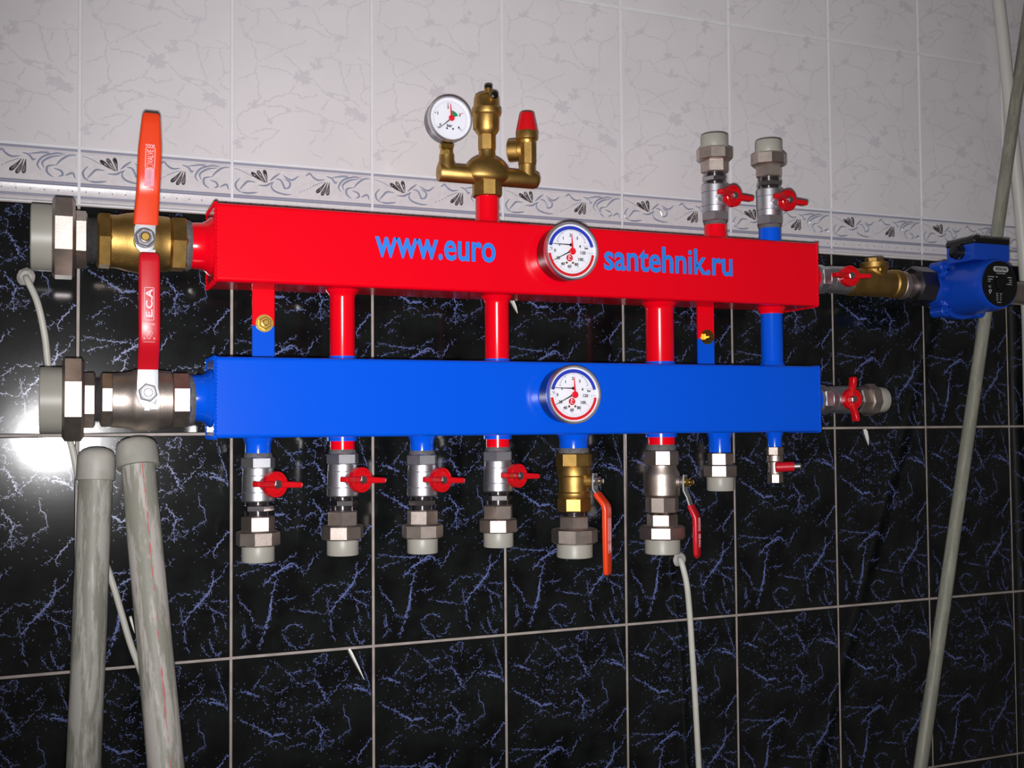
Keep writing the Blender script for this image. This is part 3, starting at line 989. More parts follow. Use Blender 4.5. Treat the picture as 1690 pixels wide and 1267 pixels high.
# lever valves ------------------------------------------------------
def lever_valve(label, loc, metal, grip, steel_len, shape):
    t = thing('lever_ball_valve', label, 'valve', loc, 'lever ball valves below the blue manifold')
    o = Vector((0, 0, 0)); ax = DN
    az = math.radians(40); st = Vector((math.sin(az), -math.cos(az), 0)); side = ax.cross(st).normalized()
    mb = MB(); mb.lathe(o, ax, [(0, .0215), (.003, .0225), (.008, .0222)], 28); mb.build('thread_seal', M['tape'], t)
    mb = MB()
    if shape == 0:
        mb.nut(o, ax, .007, .027, .0258, 8, .3)
        mb.lathe(o, ax, [(.026, .0225), (.028, .0238), (.039, .0240), (.041, .0218), (.062, .0218), (.064, .0236), (.068, .0236), (.071, .022)], 40)
        mb.nut(o, ax, .0705, .0905, .0255, 8, .1)
        L = .0905; hub = .0465
    else:
        mb.nut(o, ax, .008, .031, .0262, 8, .05)
        mb.lathe(o, ax, [(.030, .0225), (.034, .0225), (.042, .0262), (.046, .0268), (.074, .0268), (.0765, .025)], 40)
        mb.nut(o, ax, .0765, .1005, .0245, 8, .42)
        L = .1005; hub = .055
    mb.build('body', M[metal], t)
    c = o + ax * hub
    mb = MB(); mb.lathe(c, st, [(.018, .0095), (.030, .0085), (.031, .006), (.0405, .006)], 20); mb.build('stem', M[metal], t)
    U0 = .0325 if shape == 0 else .036
    mb = MB()
    sl = steel_len
    pts = [c - ax * .011 + st * U0, c + st * U0, c + ax * .012 + st * U0, c + ax * (.013 + sl * .4) + st * (U0 + .002 + sl * .12), c + ax * (.013 + sl) + st * (U0 + .002 + sl * .3)]
    mb.sweep(pts, side, [.014, .019, .018, .016, .016], [.0024] * 5, rnd=.2)
    mb.build('lever_plate', M['plate_steel'], t)
    mb = MB(); mb.lathe(c, st, [(U0 + .001, .0075), (U0 + .0022, .0075)], 20); mb.nut(c, st, U0 + .0022, U0 + .0078, .0072, 6, .3)
    mb.lathe(c, st, [(U0 + .0078, .004), (U0 + .012, .004), (U0 + .013, .003)], 14); mb.build('lever_nut', M['brass_bright' if shape else 'steel'], t)
    mb = MB()
    s0 = .011 + sl; u0 = U0 + .002 + sl * .3
    end = .132 if shape == 0 else .110
    uo = .0140 if shape == 0 else .0085
    ks = [(s0, u0), (s0 + .004, u0 + uo * .15), (s0 + .013, u0 + uo * .7), (s0 + .018, u0 + uo * .93), (s0 + .024, u0 + uo), (s0 + .05, u0 + uo), (end - .006, u0 + uo), (end - .002, u0 + uo), (end, u0 + uo)]
    wd = [.0205, .0215, .0215, .0215, .0215, .021, .0185 if shape == 0 else .019, .016 if shape == 0 else .013, .010 if shape == 0 else .006]
    th = [.0055, .0062, .0068, .0072, .0075, .0075, .0072, .006, .003]
    pts = [c + ax * a + st * b for a, b in ks]
    mb.sweep(pts, side, wd, th, rnd=.35)
    gr = mb.build('grip', M[grip], t)
    ub = u0 + uo + .00385; e1 = ax; e2 = -side if side.cross(ax).dot(st) < 0 else side
    if e1.cross(e2).dot(st) < 0: e2 = -e2
    mb = MB()
    if shape == 0:
        for a0, a1 in ((.052, .084), (.086, .100)):
            for k in (-1, 1):
                mb.box(c + st * ub + e1 * ((a0 + a1) / 2) + e2 * (k * .0046), (a1 - a0, .0006, .0003), (e1, e2, st))
            for a in (a0, a1):
                mb.box(c + st * ub + e1 * a + e2 * 0, (.0006, .0098, .0003), (e1, e2, st))
        r = random.Random(4)
        for i in range(13):
            mb.box(c + st * ub + e1 * (.0545 + i * .0023) + e2 * r.uniform(-.0006, .0006), (.0012, r.uniform(.0032, .005), .0003), (e1, e2, st))
        put_text(mb, '400', c + st * ub + e1 * .093, e1, e2, .009, .005, .02)
    else:
        r = random.Random(9)
        for row in (-.0035, .0005, .0035):
            for i in range(11):
                mb.box(c + st * ub + e1 * (.052 + i * .0018) + e2 * row, (.0011, r.uniform(.0012, .002), .0003), (e1, e2, st))
        ring = [c + st * ub + e1 * (.0785 + .0042 * math.cos(a)) + e2 * .0032 * math.sin(a) for a in [2 * math.pi * i / 16 for i in range(16)]]
        mb.tube(ring, .0004, 4, closed=True)
        put_text(mb, 'ECA', c + st * ub + e1 * .089, e1, e2, .011, .006, .02)
    mb.build('grip_print', M['white_print'], gr)
    return L


L5 = lever_valve('brass ball valve with orange lever below the blue manifold', (V5, -A, Z_BS), 'brass', 'orange_grip', .006, 0)
union_fitting('grey ended union under the brass valve with orange lever', (V5, -A, Z_BS - L5), DN,
              [(.002, .003, .0225), (.006, .0235, .0225), (.0235, .0455, .0330), (.0455, .0650, .0258)], (.52, .4), nipple=False)
L6 = lever_valve('nickel ball valve with red lever below the blue manifold', (V6, -A, Z_RS), 'nickel', 'red_grip', .022, 1)
union_fitting('grey ended union under the nickel valve with red lever', (V6, -A, Z_RS - L6), DN,
              [(.0, .001, .0235), (.0015, .0185, .0228), (.0185, .0385, .0352), (.0385, .0600, .0262)], (.1, .2), nipple=False)
union_fitting('grey ended union screwed straight onto a blue stub without any valve', (U7, -A, -.0345), DN,
              [(.0, .001, .0185), (.0008, .0185, .0192), (.0185, .0375, .0262), (.0375, .0580, .0205)], (.15, .25), nipple=False)

# small drain valve
t = thing('drain_valve', 'tiny nickel drain valve with dark red lever sleeve below the blue manifold', 'valve', (DR, -A, -.0275))
o = Vector((0, 0, 0)); mb = MB()
mb.nut(o, DN, 0, .013, .0135, 6, .3); mb.lathe(o, DN, [(.012, .0105), (.014, .0125), (.022, .0128), (.024, .0112), (.038, .0114), (.042, .0124)], 28)
mb.nut(o, DN, .042, .056, .0128, 8, .2); mb.build('body', M['nickel'], t)
dv = Vector((.85, -.52, .04)).normalized(); c = DN * .031
mb = MB(); mb.lathe(c, FRONT, [(.008, .006), (.017, .0055)], 16); mb.build('stem', M['nickel'], t)
mb = MB(); c2 = c + FRONT * .0155 - X_ * .006
mb.lathe(c2, dv, [(-.004, .006), (-.003, .0078), (.024, .0075), (.0245, .006)], 20); mb.build('lever_sleeve', M['red_grip'], t)
mb = MB(); mb.lathe(c2, dv, [(.024, .0066), (.033, .0062), (.035, .0045)], 16); mb.build('lever_tip', M['steel'], t)


# ------------------------------------------------------------------ large valves at the left end
def big_valve(label, z, xs, metal, grip, lever, handle):
    """xs: world x of left hex start, left hex end, right hex start, right hex end"""
    x0, x1, x2, x3 = xs
    t = thing('lever_ball_valve', label, 'valve', (x3, -A, z), 'large lever ball valves at the left end')
    def T(x): return x3 - x
    o = Vector((0, 0, 0)); ax = -X_
    mb = MB(); mb.lathe(o, ax, [(-.0055, .0305), (-.002, .032), (.002, .032)], 32); mb.build('thread_seal', M['tape'], t)
    R = .0365
    mb = MB()
    mb.nut(o, ax, T(x3), T(x2), R * .985, 8 if lever else 6, .39 if lever else 0.0)
    a, b = T(x2), T(x1); L = b - a
    if handle == 0:
        mb.lathe(o, ax, [(a - .001, R * .86), (a + .001, R * .93), (a + L * .2, R * .95), (a + L * .26, R * 1.02), (a + L * .55, R * 1.03), (a + L * .75, R * .97), (a + L * .9, R * .9), (b + .001, R * .89)], 48)
        mb.nut(o, ax, T(x1), T(x0), R * .99, 6, 0.0)
    else:
        mb.lathe(o, ax, [(a - .001, R * .86), (a, R * 1.0), (a + L * .22, R * 1.02), (a + L * .225, R * 1.04), (a + L * .62, R * 1.04), (a + L * .68, R * .98), (a + L * .82, R * .93), (b + .001, R * .9)], 48)
        mb.nut(o, ax, T(x1), T(x0), R * .96, 8, .39)
    mb.build('body', M[metal], t)
    return t


ux = lambda px, py: at(px, py, A).x
X1 = [ux(p, 396) for p in (160, 184, 279, 307)]
bv1 = big_valve('large brass ball valve with upright orange lever at the left', RC, X1, 'brass', 'orange_grip', False, 0)
X2 = [ux(p, 660) for p in (165, 186, 281, 312)]
bv2 = big_valve('large nickel ball valve with upright red lever at the left', BC - .003, X2, 'nickel', 'red_grip', True, 1)


def big_lever(t, hub, z0, pts_grip, wid, thk, grip, metal):
    """hub: point on the stem in thing coordinates; grip path as (x, distance in front of the axis, z) offsets from the hub"""
    mb = MB(); mb.lathe(Vector((hub[0], 0, hub[2])), FRONT, [(.025, .013), (.040, .0115), (.041, .008), (-hub[1] + .004, .0075)], 24); mb.build('stem', M[metal], t)
    h = Vector(hub)
    mb = MB()
    pts = [h + Vector((0, 0, -.017)), h + Vector((0, 0, -.012)), h, h + Vector((0, 0, .012)), h + Vector(pts_grip[0])]
    mb.sweep(pts, X_, [.010, .020, .0245, .0245, .0235], [.003] * 5, rnd=.15)
    mb.box(h + Vector((.0075, -.001, -.0165)), (.009, .003, .006)); mb.box(h + Vector((-.0005, -.001, -.0185)), (.006, .003, .005))
    mb.build('lever_plate', M['plate_steel'], t)
    mb = MB(); mb.nut(h, FRONT, .0028, .0085, .0112, 6, .25)
    mb.build('lever_nut', M['nut_steel'], t)
    mb = MB(); mb.lathe(h, FRONT, [(.0014, .0124), (.0030, .0124)], 28); mb.lathe(h, FRONT, [(.0080, .0074), (.0092, .0072)], 24); mb.build('washer', M['dark_case'], t)
    mb = MB(); mb.lathe(h, FRONT, [(.0085, .0052), (.0125, .0052), (.0132, .0042)], 18); mb.build('stem_end', M['brass_bright' if metal == 'brass' else 'steel'], t)
    mb = MB(); pts = [h + Vector(p) for p in pts_grip]
    mb.sweep(pts, X_, wid, thk, rnd=.4)
    return mb.build('grip', M[grip], t)


def frame_print(mb, o, u, w, x0, x1, y0, y1, lw=.0005):
    for a, b, c, d in ((x0, x1, y0, y0), (x0, x1, y1, y1), (x0, x0, y0, y1), (x1, x1, y0, y1)):
        mb.box(Vector(o) + u * ((a + b) / 2) + w * ((c + d) / 2), (abs(b - a) + lw, abs(d - c) + lw, .0003), (u, w, u.cross(w)))


# orange lever of the brass valve
hp = at(239, 393, A + .058)
hub = (hp.x - bv1.location.x, -.058, hp.z - bv1.location.z)
top = at(249, 187, A + .075); LZ = top.z - hp.z; DX = top.x - hp.x
k = lambda q, d: (DX * q + .0005, -d, LZ * q)
gp = [k(.11, 0.0), k(.13, .0005), k(.24, .005), k(.34, .013), k(.40, .0165), k(.5, .017), k(.7, .017), k(.9, .017), k(.975, .0168), k(1.0, .0165)]
g = big_lever(bv1, hub, 0, gp, [.0275, .0285, .0275, .0265, .0265, .0270, .0265, .0222, .0205, .016], [.006, .0075, .0085, .009, .009, .009, .009, .0085, .007, .003], 'orange_grip', 'brass')
mb = MB(); h = Vector(hub); fo_ = h + Vector((DX * .5 + .001, -.0217, LZ * .5))
sl = Vector((DX, 0, LZ)).normalized(); rt = Vector((sl.z, 0, -sl.x))
def fp(a, b): return fo_ + sl * a + rt * b
frame_print(mb, fo_ + Vector((0, 0, 0)), sl, -rt, .006, .031, -.0052, .0052, .0007)
put_text(mb, 'VALVE', fp(.0205, 0), sl, -rt, .016, .007, .0)
frame_print(mb, fo_, sl, -rt, .0075, .0115, -.0034, .0034, .0005)
put_text(mb, 'IRAN', fp(.0335, -.0005), -rt, -sl, .010, .0028, .01)
put_text(mb, '5001', fp(-.0185, 0), -rt, -sl, .010, .0024, .01)
mb.build('grip_print', M['white_print'], g)
mb = MB(); mb.box(fp(-.0045, 0), (.021, .0108, .0002), (sl, -rt, sl.cross(-rt))); mb.build('number_panel', M['pink_print'], g)
mb = MB(); put_text(mb, '2-400', fp(-.0045, 0) + FRONT * .0002, sl, -rt, .016, .004, .0); mb.build('grip_number', M['grout_grey'], g)

# red lever of the nickel valve
hp = at(243.5, 648, A + .058)
hub = (hp.x - bv2.location.x, -.058, hp.z - bv2.location.z)
top = at(245.5, 417, A + .082); LZ = top.z - hp.z; DX = top.x - hp.x
gp = [k(.17, .0), k(.19, .0005), k(.27, .010), k(.33, .019), k(.38, .023), k(.5, .024), k(.7, .024), k(.93, .024), k(.98, .0238), k(1.0, .0235)]
g = big_lever(bv2, hub, 0, gp, [.0238, .0245, .0242, .024, .0240, .0242, .0242, .0240, .0225, .017], [.006, .0075, .0085, .009, .009, .009, .009, .009, .0075, .003], 'red_grip', 'nickel')
mb = MB(); h = Vector(hub); fo_ = h + Vector((DX * .63, -.0287, LZ * .63)); sl = Z_.copy(); rt = X_.copy()
frame_print(mb, fo_, sl, -rt, -.019, .019, -.0052, .0052, .0005)
put_text(mb, 'E.C.A', fp(.001, 0), sl, -rt, .033, .0078, .03)
put_text(mb, 'TS 3148', fp(-.0235, 0), -rt, -sl, .0135, .0024, .01)
for a, b in (((-.0275, 0), (-.0345, .004)), ((-.0345, .004), (-.0415, 0)), ((-.0415, 0), (-.0345, -.004)), ((-.0345, -.004), (-.0275, 0))):
    mb.tube([fp(*a), fp(*b)], .0003, 4)
put_text(mb, 'TSE', fp(-.0345, 0), sl, -rt, .0055, .003, .01)
mb.tube([fp(-.0445, -.0065), fp(-.0445, .0065)], .0003, 4)
put_text(mb, 'K', fp(-.0405, .0055), -rt, -sl, None, .0022, .01); put_text(mb, 'K', fp(-.0405, -.0055), -rt, -sl, None, .0022, .01)
mb.build('grip_print', M['white_print'], g)

# unions of the large valves
XL = [ux(p, 396) for p in (51, 86, 124, 144, 160)]
a0 = XL[4]
union_fitting('large grey ended union at the left of the brass valve', (a0, -A, RC), -X_,
              [(.0, .001, .0335), (a0 - XL[3], a0 - XL[2], .0355), (a0 - XL[2], a0 - XL[1], .0505), (a0 - XL[1], a0 - XL[0], .0400)], (math.pi / 6, math.pi / 8), nipple=False, group='large union fittings at the left end', nip='tape')
XL = [ux(p, 660) for p in (65, 102, 138, 157, 165)]
a0 = XL[4]
union_fitting('large grey ended union at the left of the nickel valve', (a0, -A, BC - .003), -X_,
              [(.0, .001, .0325), (a0 - XL[3], a0 - XL[2], .0335), (a0 - XL[2], a0 - XL[1], .0535), (a0 - XL[1], a0 - XL[0], .0400)], (math.pi / 6, math.pi / 8), nipple=False, group='large union fittings at the left end', nip='tape')

# ------------------------------------------------------------------ safety group on top of the red manifold
zc = at(804, 291, A).z; zb = at(804, 326, A).z; zcol = at(804, 300, A).z
sx0, sx1 = at(724, 287, A).x, at(889, 297, A).x
t = thing('safety_group_body', 'brass cross piece on the red top stub carrying gauge, vent and relief valve', 'pipe fitting', (SG, -A, zb))
o = Vector((0, 0, 0)); H = zc - zb
mb = MB(); mb.nut(o, Z_, 0, zcol - zb + .001, .0212, 8, .2); mb.build('collar', M['brass'], t)
mb = MB()
dome = MB(); pf = []
for k in range(17):
    tt = -.0124 + .0414 * k / 16
    rr = .0345 * math.sqrt(max(0.02, 1 - (tt / (.0300 if tt > 0 else .0128)) ** 2))
    pf.append((H + tt, rr))
dome.lathe(o, Z_, pf, 40)
mb.add([(v[0], v[1] * .62, v[2]) for v in dome.v], dome.f)          # cast belly, flatter from front to back
mb.lathe(o, Z_, [(zcol - zb, .0192), (H - .011, .0182), (H, .017)], 32)
mb.lathe(o, Z_, [(H + .018, .0165), (H + .024, .0132), (H + .028, .0118), (H + .036, .0112)], 32)
mb.lathe(o + Z_ * H, X_, [(sx0 - SG, .0118), (sx0 - SG + .001, .0126), (sx1 - SG - .008, .0126), (sx1 - SG - .003, .011), (sx1 - SG, .006)], 32)
gx, rx = at(737, 270, A).x - SG, at(870, 270, A).x - SG
mb.lathe(o + Vector((gx, 0, H)), Z_, [(0, .0122), (.012, .0118), (.016, .0105), (.024, .0102)], 28)
mb.lathe(o + Vector((rx, 0, H)), Z_, [(0, .0122), (.014, .0120), (.0205, .0122)], 28)
mb.build('body', M['brass'], t, sharp=45)
# gauge
gz = at(743, 196, A + .018).z; gxx = at(743, 196, A + .018).x
bz = zb + H + .024
t = thing('pressure_gauge', 'round white pressure gauge with green sector standing on the brass cross piece', 'gauge', (gxx, -A + .006, gz))
R = .0315
mb = MB(); dz = bz - gz
lxx = SG + gx - gxx
mb.nut(Vector((lxx, -.006, dz)), Z_, 0, .007, .0088, 6, .2); mb.lathe(Vector((lxx, -.006, dz)), Z_, [(.006, .006), (.009, .006)], 20)
mb.box((lxx, -.006, dz + .0125), (.018, .014, .010), ch=.002)
mb.build('connector', M['brass_bright'], t)
d, yd = gauge_shell(t, R, .028, R * .93)
D = R * .905; y = -yd
def q3(x, y_): return ((x - 650) / 432 * D, (595 - (y_ - .06 * (x - 650))) / 460 * D)
mb = MB()
for i in range(41):
    a = math.radians(222 - 264 * i / 40); r1 = D * .86; r0 = r1 - (.0028 if i % 10 == 0 else .0018)
    n = Vector((-math.sin(a), 0, math.cos(a))) * .00018
    p0, p1 = [Vector((r * math.cos(a), y - .0001, r * math.sin(a))) for r in (r0, r1)]
    mb.add([p0 + n, p0 - n, p1 - n, p1 + n], [(0, 1, 2, 3)])
mb.build('scale_marks', M['tick'], d)
mb = MB()
for s, px, py, hh in (('0', 435, 735, .004), ('1', 380, 480, .0042), ('2', 605, 335, .004), ('3', 860, 500, .0042), ('4', 835, 785, .0042), ('bar', 635, 745, .0042)):
    c = q3(px, py); put_text(mb, s, (c[0], y - .00005, c[1]), X_, Z_, None, hh * 1.05, .03, .0002)
needle(mb, q3(605, 285), q3(602, 235), .0005, y + .0004, 0); needle(mb, q3(345, 475), q3(300, 460), .0005, y + .0004, 0); needle(mb, q3(870, 815), q3(895, 840), .0005, y + .0004, 0)
mb.build('numerals', M['ink'], d)
for px, py in ((580, 808), (710, 818)):
    mb = MB(); c = q3(px, py); mb.lathe((c[0], y, c[1]), FRONT, [(0, .0014), (.0005, .0012)], 12)
    mb.build('screw', M['dark_case'], d)
hc = q3(677, 580)
mb = MB(); arc_band(mb, .001, D * .37, 24, 92, y - .0002, 0, 14, hc); mb.build('green_sector', M['dial_green'], d)
mb = MB(); needle(mb, q3(890, 475), q3(950, 450), .0005, y + .0004, 0); mb.build('limit_mark', M['dial_red'], d)
mb = MB(); needle(mb, hc, q3(400, 822), .0009, y - .0006, 0); needle(mb, q3(375, 790), q3(440, 790), .0006, y - .0004, 0); mb.build('black_needle', M['black'], d)
mb = MB(); needle(mb, hc, q3(652, 262), .0015, y - .0012, 0); mb.lathe((hc[0], y - .0008, hc[1]), FRONT, [(0, .0042), (.0009, .0042), (.0013, .0036)], 24); mb.build('red_pointer', M['needle_red'], d)
# air vent
az = zb + H + .036
t = thing('air_vent', 'brass automatic air vent with black cap on the brass cross piece', 'air vent', (SG, -A, az))
def vz(py): return at(806, py, A).z - az
mb = MB(); mb.nut(o, Z_, 0, vz(223), .0122, 6, .15); mb.build('tail_hex', M['brass'], t)
mb = MB()
mb.lathe(o, Z_, [(vz(223) - .001, .0118), (vz(220), .0150), (vz(216), .0172), (vz(193), .0178), (vz(191), .0200), (vz(188), .0208), (vz(181), .0206), (vz(178), .0182), (vz(164), .0176), (vz(159), .0160), (vz(157), .0135)], 40)
for i in range(3):
    a = math.radians(20 + i * 120); mb.box(Vector((math.sin(a) * .0172, -math.cos(a) * .0172, (vz(216) + vz(193)) / 2)), (.009, .0024, vz(193) - vz(216) - .002), (Vector((math.cos(a), math.sin(a), 0)), Vector((math.sin(a), -math.cos(a), 0)), Z_))
mb.lathe(o + Vector((.002, -.002, 0)), Z_, [(vz(159), .0062), (vz(148), .0056), (vz(146), .0054)], 20)
mb.build('body', M['brass'], t, sharp=40)
mb = MB(); mb.lathe(o + Vector((.002, -.002, 0)), Z_, [(vz(147), .0058), (vz(142), .0056), (vz(141), .0045)], 18); mb.build('cap', M['black'], t)
mb = MB(); mb.lathe(Vector((.0025, -.012, vz(164))), Vector((.12, -1, 0)), [(0, .0065), (.008, .0065)], 16); mb.build('side_boss', M['brass'], t)
mb = MB(); mb.lathe(Vector((.0035, -.020, vz(164))), Vector((.12, -1, 0)), [(0, .0052), (.0035, .005), (.0042, .004)], 16); mb.build('side_plug', M['black'], t)
# relief valve
rz = zb + H + .0205
t = thing('safety_relief_valve', 'brass relief valve with red cap on the brass cross piece', 'valve', (SG + rx, -A, rz))
def wz(py): return at(871, py, A).z - rz
mb = MB(); mb.nut(o, Z_, 0, wz(236), .0132, 8, .1); mb.lathe(o, Z_, [(wz(238), .0125), (wz(233), .0135), (wz(231), .0158), (wz(219), .0160), (wz(217), .0150)], 36)
mb.build('body', M['brass'], t)
od = Vector((-.80, .60, 0)).normalized()
mb = MB(); c = Vector((0, 0, wz(247)))
mb.lathe(c, od, [(.006, .0145), (.0115, .0148), (.012, .0160), (.0255, .0162), (.0265, .0155), (.0265, .0125), (.018, .012), (.018, .001)], 32); mb.build('outlet', M['brass'], t)
mb = MB(); mb.lathe(o, Z_, [(wz(219), .0158), (wz(216), .0155), (wz(192), .0112), (wz(189), .0108), (wz(187), .0095)], 14); mb.build('cap', M['red_plastic'], t, 'red knurled cap')

# ------------------------------------------------------------------ check valve, pump union and pump
xv = RX + .0664
cz0 = at(1447, 426, A).z
xe = at(1482, 470, A).x
t = thing('check_valve', 'brass swing check valve between the wing handle valve and the pump', 'valve', (xv, -A, RC - .0015))
Lc = xe - xv
mb = MB()
mb.lathe(o, X_, [(0, .0205), (.001, .0222), (.014, .0225), (.018, .0215), (.025, .0225), (Lc - .020, .0225), (Lc - .016, .021), (Lc - .014, .0235), (Lc - .001, .0235), (Lc, .0215)], 36)
bxx = at(1443, 440, A).x - xv
mb.lathe(Vector((bxx, 0, 0)), Z_, [(.006, .0205), (.021, .0200), (.024, .0228), (.032, .0228), (.033, .0208)], 32)
mb.build('body', M['brass'], t)
mb = MB(); mb.nut(Vector((bxx, 0, 0)), Z_, .0325, .0405, .0155, 8, .3); mb.build('bonnet', M['brass'], t)
mb = MB(); mb.lathe(Vector((bxx - .002, -.016, .020)), FRONT, [(0, .0075), (.006, .0072), (.0075, .005)], 20); mb.build('hinge_plug', M['brass_bright'], t)

t = thing('pump_union', 'dark steel union nut between the check valve and the blue pump', 'pipe fitting', (xe, -A, RC - .003))
xp = at(1530, 470, A).x; Lu = xp - xe
mb = MB(); mb.lathe(o, X_, [(-.001, .0185), (.002, .0225), (.010, .0235), (.016, .0200), (Lu * .55, .0195)], 32); mb.build('tail', M['nickel'], t)
mb = MB(); mb.nut(o, X_, Lu * .42, Lu, .0325, 8, .1); mb.build('union_nut', M['dark_case'], t)

PX = at(1650, 472, .188).x
t = thing('circulation_pump', 'blue circulation pump with black name plate at the right of the red manifold', 'pump', (PX, -A, RC - .0065))
py0 = .0
mb = MB()
pe = .066
mb.lathe(o, X_, [(xp - PX, .024), (xp - PX + .004, .0265), (xp - PX + .012, .0265), (xp - PX + .016, .0215), (0, .024), (pe - .016, .0215), (pe - .012, .0265), (pe, .0265)], 32)
mb.lathe(o + Y_ * .03, FRONT, [(0, .036), (.006, .046), (.026, .050), (.038, .050), (.040, .047)], 40)
mb.build('volute', M['pump_blue'], t)
mb = MB()
for sx in (-1, 1):
    for sz in (-1, 1):
        mb.lathe(Vector((sx * .038, .014, sz * .037)), FRONT, [(0, .010), (.026, .010), (.028, .0085)], 16)
mb.box((0, -.008, 0), (.078, .012, .078), ch=.004)
mb.build('flange', M['pump_blue'], t)
for sx in (-1, 1):
    for sz in (-1, 1):
        mb = MB(); mb.lathe(Vector((sx * .038, -.013, sz * .037)), FRONT, [(0, .0048), (.005, .0048), (.0055, .004)], 12)
        mb.build('flange_screw', M['pump_blue'], t)
mb = MB()
mb.lathe(o, FRONT, [(.010, .044), (.020, .0445), (.075, .0425), (.084, .0415), (.089, .0395), (.090, .0375)], 48)
mb.build('motor_housing', M['pump_blue'], t)
mb = MB(); mb.lathe(o, FRONT, [(.0895, .0372), (.0915, .0368), (.0915, .012), (.0905, .0115), (.0905, .0105), (.0925, .0100), (.0925, .001)], 48)
pl = mb.build('name_plate', M['plate_black'], t, 'black round name plate with centre screw')
# print on the plate
mb = MB(); yy = -.0916
pill = [(math.cos(a) * .0045 + (.0115 if math.cos(a) > 0 else -.0115), math.sin(a) * .0045) for a in [math.radians(-90 + 15 * i) for i in range(24)]]
mb.prism(pill, .0, .0002, (.002, yy, .0235), X_, Z_)
mb.build('logo_panel', M['plate_print'], pl)
mb = MB(); put_text(mb, 'SPERONI', (.002, yy - .0002, .0235), X_, Z_, .024, .005, .02); mb.build('logo_text', M['ink'], pl)
mb = MB(); r = random.Random(3)
def bars(x, z, n, w=.0011, h=.0016, gap=.0015):
    for i in range(n): mb.box((x + i * gap, yy, z), (w * r.uniform(.6, 1), .0003, h * r.uniform(.7, 1)))
put_text(mb, 'WATER PUMPS', (.002, yy, .0165), X_, Z_, .019, .0018, .0)
bars(-.0255, .0105, 9); bars(-.0085, .0105, 3); bars(-.0255, .0065, 7); bars(-.0255, .0030, 4)
bars(.0165, .0105, 6); bars(.0200, .0065, 4); bars(.0200, .0030, 4); bars(.0140, -.0005, 8)
put_text(mb, 'CE', (-.0225, yy, -.0055), X_, Z_, .0048, .0034, .0)
mb.tube([Vector((-.0215 + .0022 * math.cos(a), yy, -.0125 + .0024 * math.sin(a))) for a in [2 * math.pi * i / 14 for i in range(14)]], .0006, 4, closed=True)
bars(-.0232, -.0165, 2)
for i in range(4):
    bars(-.0085, -.0165 - i * .0034, 3); bars(-.0005, -.0165 - i * .0034, 3 - (i > 0))
bars(-.0070, -.0305, 6)
mb.build('plate_text', M['plate_print'], pl)
# terminal box
mb = MB()
bw = .074; poly = [(-bw / 2, .041), (bw / 2 - .004, .037), (bw / 2, .041), (bw / 2, .066), (-bw / 2, .066), (-bw / 2, .045)]
mb.prism([(-.037, .040), (.037, .040), (.037, .0665), (-.037, .0665)], .016, .076, (0, 0, 0), X_, Z_)
tb = mb.build('terminal_box', M['pump_blue'], t)
mb = MB(); mb.box((0, -.046, .0715), (.077, .064, .010), ch=.002); mb.box((.018, -.050, .0775), (.024, .026, .003), ch=.0008)
mb.build('terminal_cover', M['black'], t)
mb = MB(); mb.lathe(Vector((-.036, -.044, .056)), -X_, [(0, .0125), (.006, .0125), (.007, .0105), (.014, .0105), (.015, .008)], 20); mb.build('cable_gland', M['black'], t)
t2 = thing('pump_union', 'shiny steel union nut on the right side of the blue pump', 'pipe fitting', (PX + pe, -A, RC - .0065))
mb = MB(); mb.nut(o, X_, 0, .026, .0335, 8, .3); mb.build('union_nut', M['nickel'], t2)
mb = MB(); mb.lathe(o, X_, [(.025, .0205), (.032, .0215), (.040, .0200), (.12, .0200)], 28); mb.build('tail', M['nickel'], t2)


